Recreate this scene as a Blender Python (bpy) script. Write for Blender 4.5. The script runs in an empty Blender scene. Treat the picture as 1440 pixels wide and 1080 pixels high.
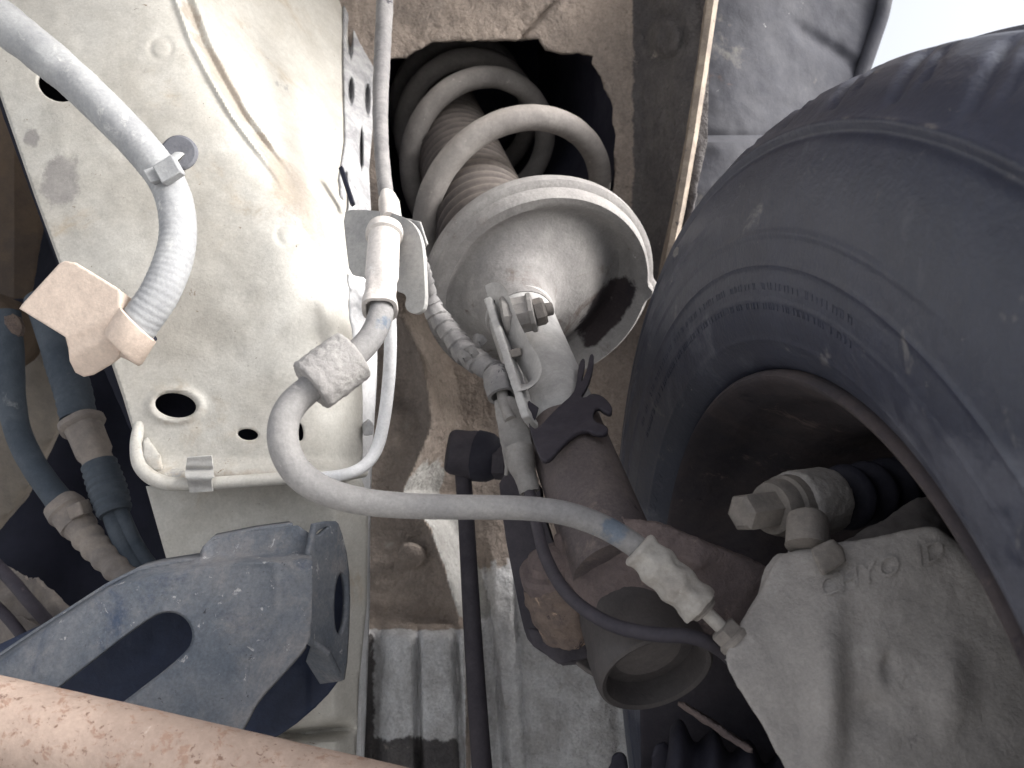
import bpy, bmesh, math, random
import numpy as np
from mathutils import Vector, Matrix, noise

random.seed(7)
scene = bpy.context.scene
COL = scene.collection

# ------------------------------------------------------------------ camera, sky, sun, exposure
F = 1080.0            # focal length in photo pixels (photo 1440 x 1080)
H = 0.512             # camera height: the tyre then stands on z = 0
cam = bpy.data.cameras.new('camera')
cam.sensor_width = 36.0
cam.lens = 27.0
cam.clip_start = 0.01
cam.clip_end = 200.0
cam.dof.use_dof = True
cam.dof.focus_distance = 0.40
cam.dof.aperture_fstop = 16.0
cam_o = bpy.data.objects.new('camera', cam)
cam_o.location = (0, 0, H)
cam_o.rotation_euler = (math.pi / 2, 0, 0)
COL.objects.link(cam_o)
scene.camera = cam_o

SUN_DIR = Vector((0.82, -0.20, 0.54)).normalized()      # from the scene towards the sun
world = bpy.data.worlds.new('World')
scene.world = world
world.use_nodes = True
wn = world.node_tree
wn.nodes.clear()
wo = wn.nodes.new('ShaderNodeOutputWorld')
wb = wn.nodes.new('ShaderNodeBackground')
ws = wn.nodes.new('ShaderNodeTexSky')
ws.sky_type = 'NISHITA'
ws.sun_disc = False
ws.sun_elevation = math.asin(SUN_DIR.z)
ws.sun_rotation = math.atan2(SUN_DIR.x, SUN_DIR.y)
ws.air_density = 1.0
ws.dust_density = 6.0
wb.inputs['Strength'].default_value = 0.15
wh = wn.nodes.new('ShaderNodeHueSaturation')       # thin high cloud: paler than a clear sky
wh.inputs['Saturation'].default_value = 0.28
wh.inputs['Value'].default_value = 2.0
wn.links.new(ws.outputs[0], wh.inputs['Color'])
wn.links.new(wh.outputs[0], wb.inputs['Color'])
wn.links.new(wb.outputs[0], wo.inputs['Surface'])

sun = bpy.data.lights.new('sun', 'SUN')
sun.energy = 2.9
sun.angle = math.radians(18)
sun.color = (1.0, 0.985, 0.965)
sun_o = bpy.data.objects.new('sun', sun)
sun_o.rotation_euler = SUN_DIR.to_track_quat('Z', 'Y').to_euler()
sun_o.location = SUN_DIR * 5
COL.objects.link(sun_o)

scene.view_settings.view_transform = 'Standard'
scene.view_settings.look = 'None'
scene.view_settings.gamma = 1.0
scene.view_settings.use_curve_mapping = False
scene.view_settings.exposure = 0.15


# ------------------------------------------------------------------ helpers
def P(px, py, d):
    return Vector(((px - 720.0) / F * d, d, (540.0 - py) / F * d + H))


def lin(c):
    g = .3 * c[0] + .59 * c[1] + .11 * c[2]
    c = tuple(v + (g - v) * .28 for v in c)          # road dust greys every colour
    return tuple(((v / 255.0) / 12.92 if v / 255.0 <= 0.04045 else ((v / 255.0 + 0.055) / 1.055) ** 2.4) for v in c) + (1.0,)


def sst(a, b, x):
    t = min(1.0, max(0.0, (x - a) / (b - a)))
    return t * t * (3 - 2 * t)


def interp(tab, x):
    """piecewise linear through sorted (x, value) pairs"""
    if x <= tab[0][0]:
        return tab[0][1]
    for (x0, y0), (x1, y1) in zip(tab, tab[1:]):
        if x <= x1:
            return y0 + (y1 - y0) * (x - x0) / (x1 - x0)
    return tab[-1][1]


def gauss(x, c, w):
    return math.exp(-((x - c) / w) ** 2)


def fbm(p, s, o=4):
    return noise.fractal(Vector(p) * s, 0.8, 2.0, o)


def material(name, c1, c2, scale=30.0, layers=(), rough=0.75, rough_var=0.12, metal=0.0,
             bump=0.5, bump_scale=500.0, bump_dist=0.0006, lump_scale=60.0, lump=0.4,
             dust=None, stretch=(1, 1, 1), spec=0.35, attr=(), grain=0.10, grain_scale=650.0):
    """Principled surface: two tones mixed by noise, stain layers (colour, scale, threshold, softness),
    optional settled dust on faces that look up, grain and lumps as bump."""
    m = bpy.data.materials.new(name)
    m.use_nodes = True
    nt = m.node_tree
    N, L = nt.nodes, nt.links
    bs = N['Principled BSDF']
    tc = N.new('ShaderNodeTexCoord')
    mp = N.new('ShaderNodeMapping')
    mp.inputs['Scale'].default_value = stretch
    L.new(tc.outputs['Object'], mp.inputs['Vector'])
    vec = mp.outputs['Vector']

    def nz(s, det=10.0, ro=0.70, dist=0.0, off=0.0):
        n = N.new('ShaderNodeTexNoise')
        n.noise_dimensions = '3D'
        n.inputs['Scale'].default_value = s
        n.inputs['Detail'].default_value = det
        n.inputs['Roughness'].default_value = ro
        n.inputs['Distortion'].default_value = dist
        if off:
            v = N.new('ShaderNodeVectorMath')
            v.operation = 'ADD'
            v.inputs[1].default_value = (off, off * 1.7, -off)
            L.new(vec, v.inputs[0])
            L.new(v.outputs[0], n.inputs['Vector'])
        else:
            L.new(vec, n.inputs['Vector'])
        return n.outputs['Fac']

    def rng(src, a, b):
        r = N.new('ShaderNodeMapRange')
        r.interpolation_type = 'SMOOTHSTEP'
        r.inputs['From Min'].default_value = a
        r.inputs['From Max'].default_value = b
        L.new(src, r.inputs['Value'])
        return r.outputs['Result']

    def mix(fac, a, b):
        x = N.new('ShaderNodeMix')
        x.data_type = 'RGBA'
        if isinstance(fac, float):
            x.inputs['Factor'].default_value = fac
        else:
            L.new(fac, x.inputs['Factor'])
        for i, v in ((6, a), (7, b)):
            if isinstance(v, tuple):
                x.inputs[i].default_value = v
            else:
                L.new(v, x.inputs[i])
        return x.outputs[2]

    col = mix(rng(nz(scale, dist=0.4), 0.34, 0.66), lin(c1), lin(c2))
    for (an, ca, cb) in attr:                   # a second colour whose extent is stored on the mesh
        at = N.new('ShaderNodeAttribute')
        at.attribute_name = an
        ad_ = N.new('ShaderNodeMath')
        ad_.operation = 'MULTIPLY_ADD'
        L.new(nz(scale * 3, off=4.0), ad_.inputs[0])
        ad_.inputs[1].default_value = .9
        L.new(at.outputs['Fac'], ad_.inputs[2])
        col = mix(rng(ad_.outputs[0], .89, 1.02), col, mix(rng(nz(scale * 1.4, off=6.0), .36, .64), lin(ca), lin(cb)))
    k = 0
    for (c, s, th, soft) in layers:
        k += 1
        col = mix(rng(nz(s, 11.0, 0.72, 0.5, 3.1 * k), th, th + soft), col, lin(c))
    if dust:
        dc, amt = dust
        ge = N.new('ShaderNodeNewGeometry')
        sx = N.new('ShaderNodeSeparateXYZ')
        L.new(ge.outputs['Normal'], sx.inputs[0])
        a = N.new('ShaderNodeMath')
        a.operation = 'MULTIPLY_ADD'
        L.new(nz(scale * 3, off=9.0), a.inputs[0])
        a.inputs[1].default_value = 1.1
        L.new(sx.outputs['Z'], a.inputs[2])
        f = N.new('ShaderNodeMath')
        f.operation = 'MULTIPLY'
        L.new(rng(a.outputs[0], 0.25, 1.35), f.inputs[0])
        f.inputs[1].default_value = amt
        col = mix(f.outputs[0], col, lin(dc))
    # fine mottling so that no area is even
    hv = N.new('ShaderNodeHueSaturation')
    fv = N.new('ShaderNodeMapRange')
    fv.inputs['To Min'].default_value = 0.80
    fv.inputs['To Max'].default_value = 1.20
    L.new(nz(scale * 9, 4.0, 0.7, off=5.0), fv.inputs['Value'])
    gv_ = N.new('ShaderNodeMapRange')
    gv_.inputs['From Min'].default_value = 0.25
    gv_.inputs['From Max'].default_value = 0.75
    gv_.inputs['To Min'].default_value = 1.0 - grain
    gv_.inputs['To Max'].default_value = 1.0 + grain
    L.new(nz(grain_scale, 3.0, 0.75, off=8.0), gv_.inputs['Value'])
    mu = N.new('ShaderNodeMath')
    mu.operation = 'MULTIPLY'
    L.new(fv.outputs['Result'], mu.inputs[0])
    L.new(gv_.outputs['Result'], mu.inputs[1])
    L.new(mu.outputs[0], hv.inputs['Value'])
    L.new(col, hv.inputs['Color'])
    L.new(hv.outputs[0], bs.inputs['Base Color'])
    rr = N.new('ShaderNodeMapRange')
    rr.inputs['To Min'].default_value = max(0.05, rough - rough_var)
    rr.inputs['To Max'].default_value = min(1.0, rough + rough_var)
    L.new(nz(scale * 2.3, off=2.0), rr.inputs['Value'])
    L.new(rr.outputs['Result'], bs.inputs['Roughness'])
    bs.inputs['Metallic'].default_value = metal
    bs.inputs['Specular IOR Level'].default_value = spec
    if bump > 0:
        b1 = N.new('ShaderNodeBump')
        b1.inputs['Strength'].default_value = bump
        b1.inputs['Distance'].default_value = bump_dist
        L.new(nz(bump_scale, 5.0, 0.65, off=1.0), b1.inputs['Height'])
        b2 = N.new('ShaderNodeBump')
        b2.inputs['Strength'].default_value = lump
        b2.inputs['Distance'].default_value = bump_dist * 3
        L.new(nz(lump_scale, 5.0, 0.6, 0.3, off=7.0), b2.inputs['Height'])
        L.new(b1.outputs[0], b2.inputs['Normal'])
        L.new(b2.outputs[0], bs.inputs['Normal'])
    return m


def thing(name, label, cat, loc, group=None):
    o = bpy.data.objects.new(name, None)
    o.empty_display_size = 0.02
    o.location = loc
    COL.objects.link(o)
    o['label'] = label
    o['category'] = cat
    if group:
        o['group'] = group
    return o


def tag(o, label, cat, group=None):
    o['label'] = label
    o['category'] = cat
    if group:
        o['group'] = group
    return o


def world_loc(o):
    v = Vector(o.location)
    return v


ROOT_LOC = {}


def link(name, me, mat, parent=None, angle=35, label=None):
    """mesh data is in world coordinates; parents are empties (or parts) without rotation"""
    me.materials.clear()
    me.materials.append(mat)
    if angle is None:
        me.shade_flat()
    else:
        me.shade_smooth()
        me.set_sharp_from_angle(angle=math.radians(angle))
    o = bpy.data.objects.new(name, me)
    COL.objects.link(o)
    if parent is not None:
        o.parent = parent
        root = parent
        while root.parent is not None:
            root = root.parent
        if parent is root:
            o.matrix_parent_inverse = Matrix.Translation(-Vector(root.location))
    if label:
        o['label'] = label
    return o


def mesh_from(verts, faces, recalc=True):
    me = bpy.data.meshes.new('mesh')
    me.from_pydata([tuple(v) for v in verts], [], [tuple(f) for f in faces])
    me.update()
    if recalc:
        bm = bmesh.new()
        bm.from_mesh(me)
        bmesh.ops.remove_doubles(bm, verts=bm.verts, dist=1e-7)
        bmesh.ops.recalc_face_normals(bm, faces=bm.faces)
        bm.to_mesh(me)
        bm.free()
    return me


def catmull(pts, sub, closed=False):
    n = len(pts)
    out = []
    rng_ = range(n) if closed else range(n - 1)
    for i in rng_:
        if closed:
            a, b, c, d = pts[(i - 1) % n], pts[i], pts[(i + 1) % n], pts[(i + 2) % n]
        else:
            a, b, c, d = pts[max(i - 1, 0)], pts[i], pts[i + 1], pts[min(i + 2, n - 1)]
        for k in range(sub):
            t = k / sub
            t2, t3 = t * t, t * t * t
            out.append(0.5 * ((2 * b) + (c - a) * t + (2 * a - 5 * b + 4 * c - d) * t2 + (3 * b - a - 3 * c + d) * t3))
    if not closed:
        out.append(pts[-1].copy())
    return out


def sweep_data(pts, rad, n=20, sub=8, rfn=None, closed=False, cap=True, squash=None):
    """tube along a smooth path; rad: number or list per control point; rfn(s, theta) -> factor"""
    if not isinstance(rad, (list, tuple)):
        rad = [rad] * len(pts)
    ctl = [Vector((p.x, p.y, p.z, r)) for p, r in zip(pts, rad)]
    c4 = catmull(ctl, sub, closed) if sub > 1 else ctl
    path = [Vector(q[:3]) for q in c4]
    rr = [q[3] for q in c4]
    m = len(path)
    T = []
    for i in range(m):
        if closed:
            t = path[(i + 1) % m] - path[(i - 1) % m]
        else:
            t = path[min(i + 1, m - 1)] - path[max(i - 1, 0)]
        T.append(t.normalized())
    up = Vector((0, -1, 0))
    if abs(T[0].dot(up)) > 0.9:
        up = Vector((1, 0, 0))
    u = (up - T[0] * up.dot(T[0])).normalized()
    verts, faces = [], []
    s = 0.0
    for i in range(m):
        if i:
            s += (path[i] - path[i - 1]).length
            u = (u - T[i] * u.dot(T[i])).normalized()
        v = T[i].cross(u)
        for k in range(n):
            a = 2 * math.pi * k / n
            f = rfn(s, a) if rfn else 1.0
            x, y = math.cos(a), math.sin(a)
            if squash:
                x *= squash
            verts.append(path[i] + (u * x + v * y) * rr[i] * f)
    for i in range(m - 1 if not closed else m):
        j = (i + 1) % m
        for k in range(n):
            l = (k + 1) % n
            faces.append((i * n + k, i * n + l, j * n + l, j * n + k))
    if cap and not closed:
        faces.append(tuple(range(n - 1, -1, -1)))
        faces.append(tuple((m - 1) * n + k for k in range(n)))
    return verts, faces


def sweep(name, pts, rad, mat, parent=None, angle=40, label=None, **kw):
    return link(name, mesh_from(*sweep_data(pts, rad, **kw)), mat, parent, angle, label)


def frame(axis, hint=Vector((0, 0, 1))):
    a = Vector(axis).normalized()
    if abs(a.dot(hint)) > 0.95:
        hint = Vector((1, 0, 0))
    u = (hint - a * hint.dot(a)).normalized()
    return a, u, a.cross(u)


def lathe_data(o, axis, prof, n=48, rfn=None, closed=False, off=0.0, fine=None, shift=None, cap=True):
    a, u, v = frame(axis)
    if fine:                                    # subdivide the profile
        q = [prof[0]]
        for (t0, r0), (t1, r1) in zip(prof, prof[1:]):
            k = max(1, int(math.hypot(t1 - t0, r1 - r0) / fine))
            q += [(t0 + (t1 - t0) * i / k, r0 + (r1 - r0) * i / k) for i in range(1, k + 1)]
        prof = q
    verts, faces = [], []
    for (t, r) in prof:
        for k in range(n):
            th = 2 * math.pi * k / n + off
            dt, dr = rfn(t, r, th) if rfn else (0.0, 0.0)
            verts.append(o + (shift(t, r) if shift else Vector()) + a * (t + dt) + (u * math.cos(th) + v * math.sin(th)) * (r + dr))
    m = len(prof)
    for i in range(m - 1 if not closed else m):
        j = (i + 1) % m
        for k in range(n):
            l = (k + 1) % n
            faces.append((i * n + k, i * n + l, j * n + l, j * n + k))
    if cap and not closed:
        if prof[0][1] > 1e-6:
            faces.append(tuple(range(n - 1, -1, -1)))
        if prof[-1][1] > 1e-6:
            faces.append(tuple((m - 1) * n + k for k in range(n)))
    return verts, faces


def lathe(name, o, axis, prof, mat, parent=None, angle=32, label=None, **kw):
    return link(name, mesh_from(*lathe_data(o, axis, prof, **kw)), mat, parent, angle, label)


def lathe2(name, p0, p1, prof, mat, parent=None, angle=32, label=None, **kw):
    """profile given as (fraction along p0-p1, radius)"""
    d = p1 - p0
    L_ = d.length
    return lathe(name, p0, d, [(t * L_, r) for t, r in prof], mat, parent, angle, label, **kw)


# ---- sheets drawn as an outline in photo pixels on a surface of known depth, with real thickness
def inside_poly(xs, ys, poly):
    res = np.zeros(xs.shape, bool)
    n = len(poly)
    for i in range(n):
        x0, y0 = poly[i]
        x1, y1 = poly[(i + 1) % n]
        if y0 == y1:
            continue
        c = ((ys < y0) != (ys < y1)) & (xs < (x1 - x0) * (ys - y0) / (y1 - y0) + x0)
        res ^= c
    return res


def chaikin(poly, it=2):
    for _ in range(it):
        q = []
        n = len(poly)
        for i in range(n):
            a, b = poly[i], poly[(i + 1) % n]
            q.append((a[0] * .75 + b[0] * .25, a[1] * .75 + b[1] * .25))
            q.append((a[0] * .25 + b[0] * .75, a[1] * .25 + b[1] * .75))
        poly = q
    return poly


def ellipse(cx, cy, rx, ry, rot=0, n=28):
    r = math.radians(rot)
    return [(cx + rx * math.cos(t) * math.cos(r) - ry * math.sin(t) * math.sin(r),
             cy + rx * math.cos(t) * math.sin(r) + ry * math.sin(t) * math.cos(r))
            for t in (2 * math.pi * k / n for k in range(n))]


def plane(a, b, c):
    """inverse depth is linear in pixels on a plane: returns depth(px, py) through three (px, py, d)"""
    A = np.array([[a[0], a[1], 1], [b[0], b[1], 1], [c[0], c[1], 1]], float)
    k = np.linalg.solve(A, np.array([1 / a[2], 1 / b[2], 1 / c[2]]))
    return lambda x, y: 1.0 / max(0.2, k[0] * x + k[1] * y + k[2])


def sheet_mesh(outline, dfn, res, holes=(), lump=0.0, lump_s=60.0):
    xs = [p[0] for p in outline]
    ys = [p[1] for p in outline]
    x0, x1, y0, y1 = min(xs) - res, max(xs) + res, min(ys) - res, max(ys) + res
    nx, ny = int((x1 - x0) / res) + 1, int((y1 - y0) / res) + 1
    gx = x0 + res * np.arange(nx + 1)
    gy = y0 + res * np.arange(ny + 1)
    cx, cy = np.meshgrid(gx[:-1] + res / 2, gy[:-1] + res / 2)
    keep = inside_poly(cx, cy, outline)
    for h in holes:
        keep &= ~inside_poly(cx, cy, h)
    idx = {}
    V, faces, cnt = [], [], {}
    for j, i in zip(*np.nonzero(keep)):
        f = []
        for (a, b) in ((i, j), (i, j + 1), (i + 1, j + 1), (i + 1, j)):
            if (a, b) not in idx:
                idx[(a, b)] = len(V)
                V.append([gx[a], gy[b]])
            f.append(idx[(a, b)])
        faces.append(f)
        for k in range(4):
            e = (min(f[k], f[k - 1]), max(f[k], f[k - 1]))
            cnt[e] = cnt.get(e, 0) + 1
    bverts = sorted({v for e, c in cnt.items() if c == 1 for v in e})
    V = np.array(V)
    segA, segB = [], []
    for poly in [outline] + list(holes):
        for i in range(len(poly)):
            segA.append(poly[i])
            segB.append(poly[(i + 1) % len(poly)])
    A = np.array(segA, float)
    B = np.array(segB, float)
    D = B - A
    LL = np.maximum((D ** 2).sum(1), 1e-9)
    for v in bverts:
        p = V[v]
        t = np.clip(((p - A) * D).sum(1) / LL, 0, 1)
        q = A + D * t[:, None]
        d2 = ((q - p) ** 2).sum(1)
        k = int(d2.argmin())
        if d2[k] < (1.6 * res) ** 2:
            V[v] = q[k]
    if bverts:
        BV = V[bverts]
        for poly in [outline] + list(holes):
            if len(poly) <= 40:
                for c in poly:
                    d2 = ((BV - np.array(c)) ** 2).sum(1)
                    k = int(d2.argmin())
                    if d2[k] < (0.9 * res) ** 2:
                        V[bverts[k]] = c
    verts = []
    for (x, y) in V:
        p = P(x, y, dfn(x, y))
        if lump:
            d = (p - Vector((0, 0, H))).length
            k = 1 + lump * fbm(p, lump_s) / d
            p = Vector((p.x * k, p.y * k, (p.z - H) * k + H))
        verts.append(p)
    return verts, faces


def sheet(name, outline, dfn, res, mat, parent=None, holes=(), thick=0.002, angle=35, label=None,
          lump=0.0, lump_s=60.0, bevel=0.0):
    v, f = sheet_mesh(outline, dfn, res, holes, lump, lump_s)
    me = bpy.data.meshes.new('mesh')
    me.from_pydata([tuple(p) for p in v], [], f)
    me.update()
    o = link(name, me, mat, parent, angle, label)
    s = o.modifiers.new('thickness', 'SOLIDIFY')
    s.thickness = thick
    s.offset = -1.0
    s.use_even_offset = False
    if bevel:
        b = o.modifiers.new('edge', 'BEVEL')
        b.width = bevel
        b.segments = 2
        b.limit_method = 'ANGLE'
        b.angle_limit = math.radians(60)
    return o


def ribbon(name, path, back, mat, parent=None, thick=0.002, angle=40, label=None):
    """strip that runs along a 3D path and reaches backwards by the vector back"""
    verts, faces = [], []
    for p in path:
        verts += [p, p + back * 0.5, p + back]
    for i in range(len(path) - 1):
        for k in range(2):
            a = i * 3 + k
            faces.append((a, a + 3, a + 4, a + 1))
    me = mesh_from(verts, faces)
    o = link(name, me, mat, parent, angle, label)
    s = o.modifiers.new('thickness', 'SOLIDIFY')
    s.thickness = thick
    s.offset = 0
    return o


# ---- castings: overlapping solids fused by a voxel remesh, then rounded and roughened
def hull_data(pts):
    bm = bmesh.new()
    vs = [bm.verts.new(p) for p in pts]
    r = bmesh.ops.convex_hull(bm, input=vs)
    bmesh.ops.delete(bm, geom=[g for g in r['geom_interior'] if isinstance(g, bmesh.types.BMVert)], context='VERTS')
    bmesh.ops.recalc_face_normals(bm, faces=bm.faces)
    bm.verts.index_update()
    v = [x.co.copy() for x in bm.verts]
    f = [[q.index for q in x.verts] for x in bm.faces]
    bm.free()
    return v, f


def cast_mesh(solids, voxel=0.002, smooth=6, lump=0.0008, lump_s=80.0, fine=0.0003, fine_s=300.0, post=None):
    verts, faces = [], []
    for v, f in solids:
        b = len(verts)
        me = mesh_from(v, f)
        verts += [x.co.copy() for x in me.vertices]
        faces += [[i + b for i in p.vertices] for p in me.polygons]
        bpy.data.meshes.remove(me)
    me = bpy.data.meshes.new('solids')
    me.from_pydata([tuple(v) for v in verts], [], faces)
    o = bpy.data.objects.new('solids', me)
    COL.objects.link(o)
    r = o.modifiers.new('r', 'REMESH')
    r.mode = 'VOXEL'
    r.voxel_size = voxel
    s = o.modifiers.new('s', 'SMOOTH')
    s.iterations = smooth
    s.factor = 0.5
    dg = bpy.context.evaluated_depsgraph_get()
    out = bpy.data.meshes.new_from_object(o.evaluated_get(dg))
    bpy.data.objects.remove(o)
    bpy.data.meshes.remove(me)
    nrm = [v.normal.copy() for v in out.vertices]
    for v, n in zip(out.vertices, nrm):
        k = lump * fbm(v.co, lump_s, 3) + fine * noise.noise(v.co * fine_s)
        v.co = v.co + n * k
        if post:
            v.co = post(v.co, n)
    out.update()
    return out


def cast(name, solids, mat, parent=None, label=None, **kw):
    return link(name, cast_mesh(solids, **kw), mat, parent, 60, label)


def text_mesh(body, size, fn, depth=0.0006):
    """raised letters: fn maps (x, y, h) of the flat text to space"""
    cu = bpy.data.curves.new('text', 'FONT')
    cu.body = body
    cu.size = size
    cu.extrude = 0.5
    cu.resolution_u = 3
    o = bpy.data.objects.new('text', cu)
    COL.objects.link(o)
    dg = bpy.context.evaluated_depsgraph_get()
    me = bpy.data.meshes.new_from_object(o.evaluated_get(dg))
    bpy.data.objects.remove(o)
    bpy.data.curves.remove(cu)
    w = max(v.co.x for v in me.vertices)
    for v in me.vertices:
        v.co = fn(v.co.x, v.co.y, depth if v.co.z > 0 else -depth, w)
    me.update()
    return me


def box_data(c, u, v, w):
    """box from its centre and three half vectors"""
    q = [c + u * a + v * b + w * d for a in (-1, 1) for b in (-1, 1) for d in (-1, 1)]
    return hull_data(q)


def box(name, c, u, v, w, mat, parent=None, bevel=0.0008, label=None):
    o = link(name, mesh_from(*box_data(c, u, v, w)), mat, parent, 30, label)
    if bevel:
        b = o.modifiers.new('edge', 'BEVEL')
        b.width = bevel
        b.segments = 2
    return o


# ------------------------------------------------------------------ materials
m_rail = material('rail_paint', (190, 187, 179), (173, 168, 158), 14,
                  layers=[((172, 158, 138), 16, .56, .16), ((158, 156, 152), 22, .64, .03), ((126, 106, 86), 120, .65, .04), ((92, 84, 76), 260, .66, .03)],
                  rough=.55, bump=.35, bump_scale=420, bump_dist=.0005, lump=.45, lump_scale=45, grain=.12,
                  attr=[('smear', (160, 148, 134), (174, 163, 150)), ('flake', (140, 135, 132), (152, 147, 142))])
m_seal = material('seam_sealer', (176, 176, 178), (136, 136, 140), 60, rough=.8, bump=.6, bump_scale=300, lump=.6, lump_scale=120)
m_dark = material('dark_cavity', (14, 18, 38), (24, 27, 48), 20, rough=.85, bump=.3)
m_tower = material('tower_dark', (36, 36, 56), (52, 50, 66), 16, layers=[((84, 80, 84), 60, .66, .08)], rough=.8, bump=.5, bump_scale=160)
m_under = material('brown_undercoat', (168, 150, 136), (142, 128, 118), 16,
                   layers=[((170, 158, 146), 34, .60, .14), ((92, 80, 76), 60, .68, .08)],
                   rough=.92, bump=1.0, bump_scale=230, bump_dist=.0026, lump=.9, lump_scale=80, grain=.22, grain_scale=420,
                   attr=[('grey_coat', (228, 228, 230), (192, 190, 190)), ('lit_facet', (184, 182, 178), (160, 157, 153)), ('dark_zone', (104, 99, 98), (84, 80, 82))])
m_fender = material('fender_inner', (56, 58, 70), (76, 77, 85), 9,
                    layers=[((104, 102, 100), 12, .58, .10), ((104, 82, 74), 10, .62, .08), ((176, 176, 178), 60, .66, .03)],
                    rough=.8, bump=.5, bump_scale=240, lump=.4, dust=None)
m_flange = material('flange_edge', (176, 158, 138), (138, 124, 112), 60, layers=[((92, 84, 82), 90, .58, .08)], rough=.8, bump=.5)
m_ribs = material('grey_stone_guard', (168, 168, 172), (138, 136, 138), 22,
                  layers=[((200, 200, 204), 46, .58, .12), ((104, 98, 96), 70, .66, .07)],
                  rough=.9, bump=.9, bump_scale=230, bump_dist=.0016, lump=.7, lump_scale=80)
m_spring = material('dusty_spring', (136, 130, 126), (116, 110, 107), 28,
                    layers=[((176, 168, 160), 80, .62, .08), ((96, 84, 80), 110, .70, .05)], rough=.85, bump=.5, bump_scale=420,
                    dust=((176, 166, 156), .35))
m_boot = material('ribbed_rubber', (74, 66, 64), (56, 50, 52), 30, layers=[((110, 98, 92), 50, .6, .16)], rough=.85, bump=.3, dust=((140, 128, 118), .45))
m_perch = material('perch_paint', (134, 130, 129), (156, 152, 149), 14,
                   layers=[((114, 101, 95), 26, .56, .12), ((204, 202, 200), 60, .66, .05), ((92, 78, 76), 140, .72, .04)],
                   rough=.92, bump=.7, bump_scale=380, lump=.7, grain=.16, attr=[('trough_shade', (64, 54, 56), (48, 42, 48))])
m_tube = material('strut_tube', (110, 97, 94), (88, 78, 80), 20, layers=[((124, 108, 102), 40, .54, .14), ((58, 50, 56), 60, .60, .08)], rough=.75, bump=.6, bump_scale=420, grain=.2)
m_palesteel = material('pale_steel', (186, 184, 182), (160, 157, 156), 24, layers=[((140, 134, 130), 80, .68, .06)], rough=.7, bump=.35, bump_scale=420)
m_black = material('dark_bracket', (64, 58, 68), (48, 44, 56), 26, layers=[((98, 90, 92), 70, .66, .08)], rough=.7, bump=.4)
m_rubber = material('black_rubber', (36, 36, 52), (52, 50, 64), 24, layers=[((84, 78, 80), 40, .62, .14)], rough=.75, bump=.3)
m_link = material('link_rod', (58, 54, 64), (74, 68, 76), 30, layers=[((98, 88, 88), 60, .62, .10)], rough=.7, bump=.3)
m_greypl = material('grey_plastic', (150, 146, 142), (132, 127, 124), 30, layers=[((172, 168, 164), 60, .62, .10), ((104, 96, 92), 120, .70, .05)], rough=.85, bump=.4)
m_tape = material('dusty_tape', (142, 139, 138), (114, 112, 114), 40, layers=[((66, 64, 74), 90, .62, .04)], rough=.85, bump=.5, stretch=(1, 1, 1))
m_rust = material('rusty_knuckle', (124, 106, 102), (100, 86, 86), 26, layers=[((146, 124, 112), 60, .60, .10), ((70, 60, 66), 70, .66, .08)],
                  rough=.95, bump=1.0, bump_scale=420, bump_dist=.0011, lump=.6)
m_rustb = material('orange_rust', (126, 106, 94), (96, 82, 78), 60, layers=[((178, 146, 120), 90, .56, .10), ((66, 56, 58), 110, .58, .06)],
                   rough=.95, bump=1.0, bump_scale=380, bump_dist=.0012)
m_cup = material('joint_cup_steel', (92, 86, 86), (110, 103, 100), 22, layers=[((128, 118, 112), 50, .62, .10)], rough=.7, bump=.35)
m_joint = material('dark_joint_steel', (70, 65, 66), (84, 78, 77), 22, layers=[((104, 96, 92), 50, .62, .10)], rough=.65, bump=.4)
m_cal = material('dusty_casting', (168, 161, 156), (146, 140, 136), 9,
                 layers=[((176, 170, 166), 30, .57, .16), ((88, 82, 88), 26, .64, .08), ((226, 222, 218), 260, .71, .02)],
                 rough=.85, bump=.6, bump_scale=520, bump_dist=.0007, lump=.45, lump_scale=120, grain=.14)
m_bolt = material('dusty_bolt', (138, 129, 121), (112, 105, 100), 40, layers=[((98, 90, 90), 80, .64, .08)], rough=.75, bump=.5)
m_tyre = material('tyre_rubber', (48, 54, 76), (37, 43, 64), 9,
                  layers=[((80, 83, 98), 14, .52, .14), ((104, 102, 104), 46, .60, .10), ((30, 40, 68), 10, .58, .12), ((140, 136, 132), 130, .66, .04)], spec=.7, rough=.46, grain=.16, bump=.5, bump_scale=420,
                  bump_dist=.0006, lump=.5, lump_scale=50, attr=[('scuff', (128, 120, 114), (104, 100, 100))])
m_rim = material('rusty_rim', (84, 72, 72), (62, 57, 64), 14, layers=[((116, 98, 92), 40, .58, .12), ((44, 40, 50), 30, .60, .1)], rough=.85, bump=.6, bump_scale=300)
m_hose = material('rubber_hose', (152, 149, 147), (132, 130, 131), 26, layers=[((172, 168, 164), 80, .62, .08), ((110, 106, 106), 130, .70, .05)],
                  rough=.75, bump=.5, bump_scale=420, attr=[('bare', (96, 110, 128), (112, 124, 140))], grain=.14)
m_foam = material('foam_sleeve', (170, 166, 162), (152, 148, 146), 60, layers=[((120, 114, 114), 300, .68, .06)], rough=.98, bump=.8, bump_scale=600, bump_dist=.0006, lump=.4, lump_scale=300)
m_cream = material('cream_fitting', (212, 204, 198), (190, 182, 176), 40, layers=[((226, 222, 218), 70, .6, .1), ((150, 138, 128), 90, .70, .05)], rough=.7, bump=.4)
m_crimp = material('dusty_crimp', (174, 168, 160), (152, 144, 136), 40, layers=[((196, 190, 182), 90, .6, .1)], rough=.9, bump=.7, bump_scale=420)
m_cond = material('grey_conduit', (166, 168, 170), (146, 148, 152), 26, layers=[((196, 196, 194), 50, .58, .12), ((104, 110, 122), 34, .68, .06)], rough=.75, bump=.4, bump_scale=360)
m_plug = material('grey_plug', (120, 122, 130), (100, 102, 112), 40, rough=.7, bump=.3)
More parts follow.
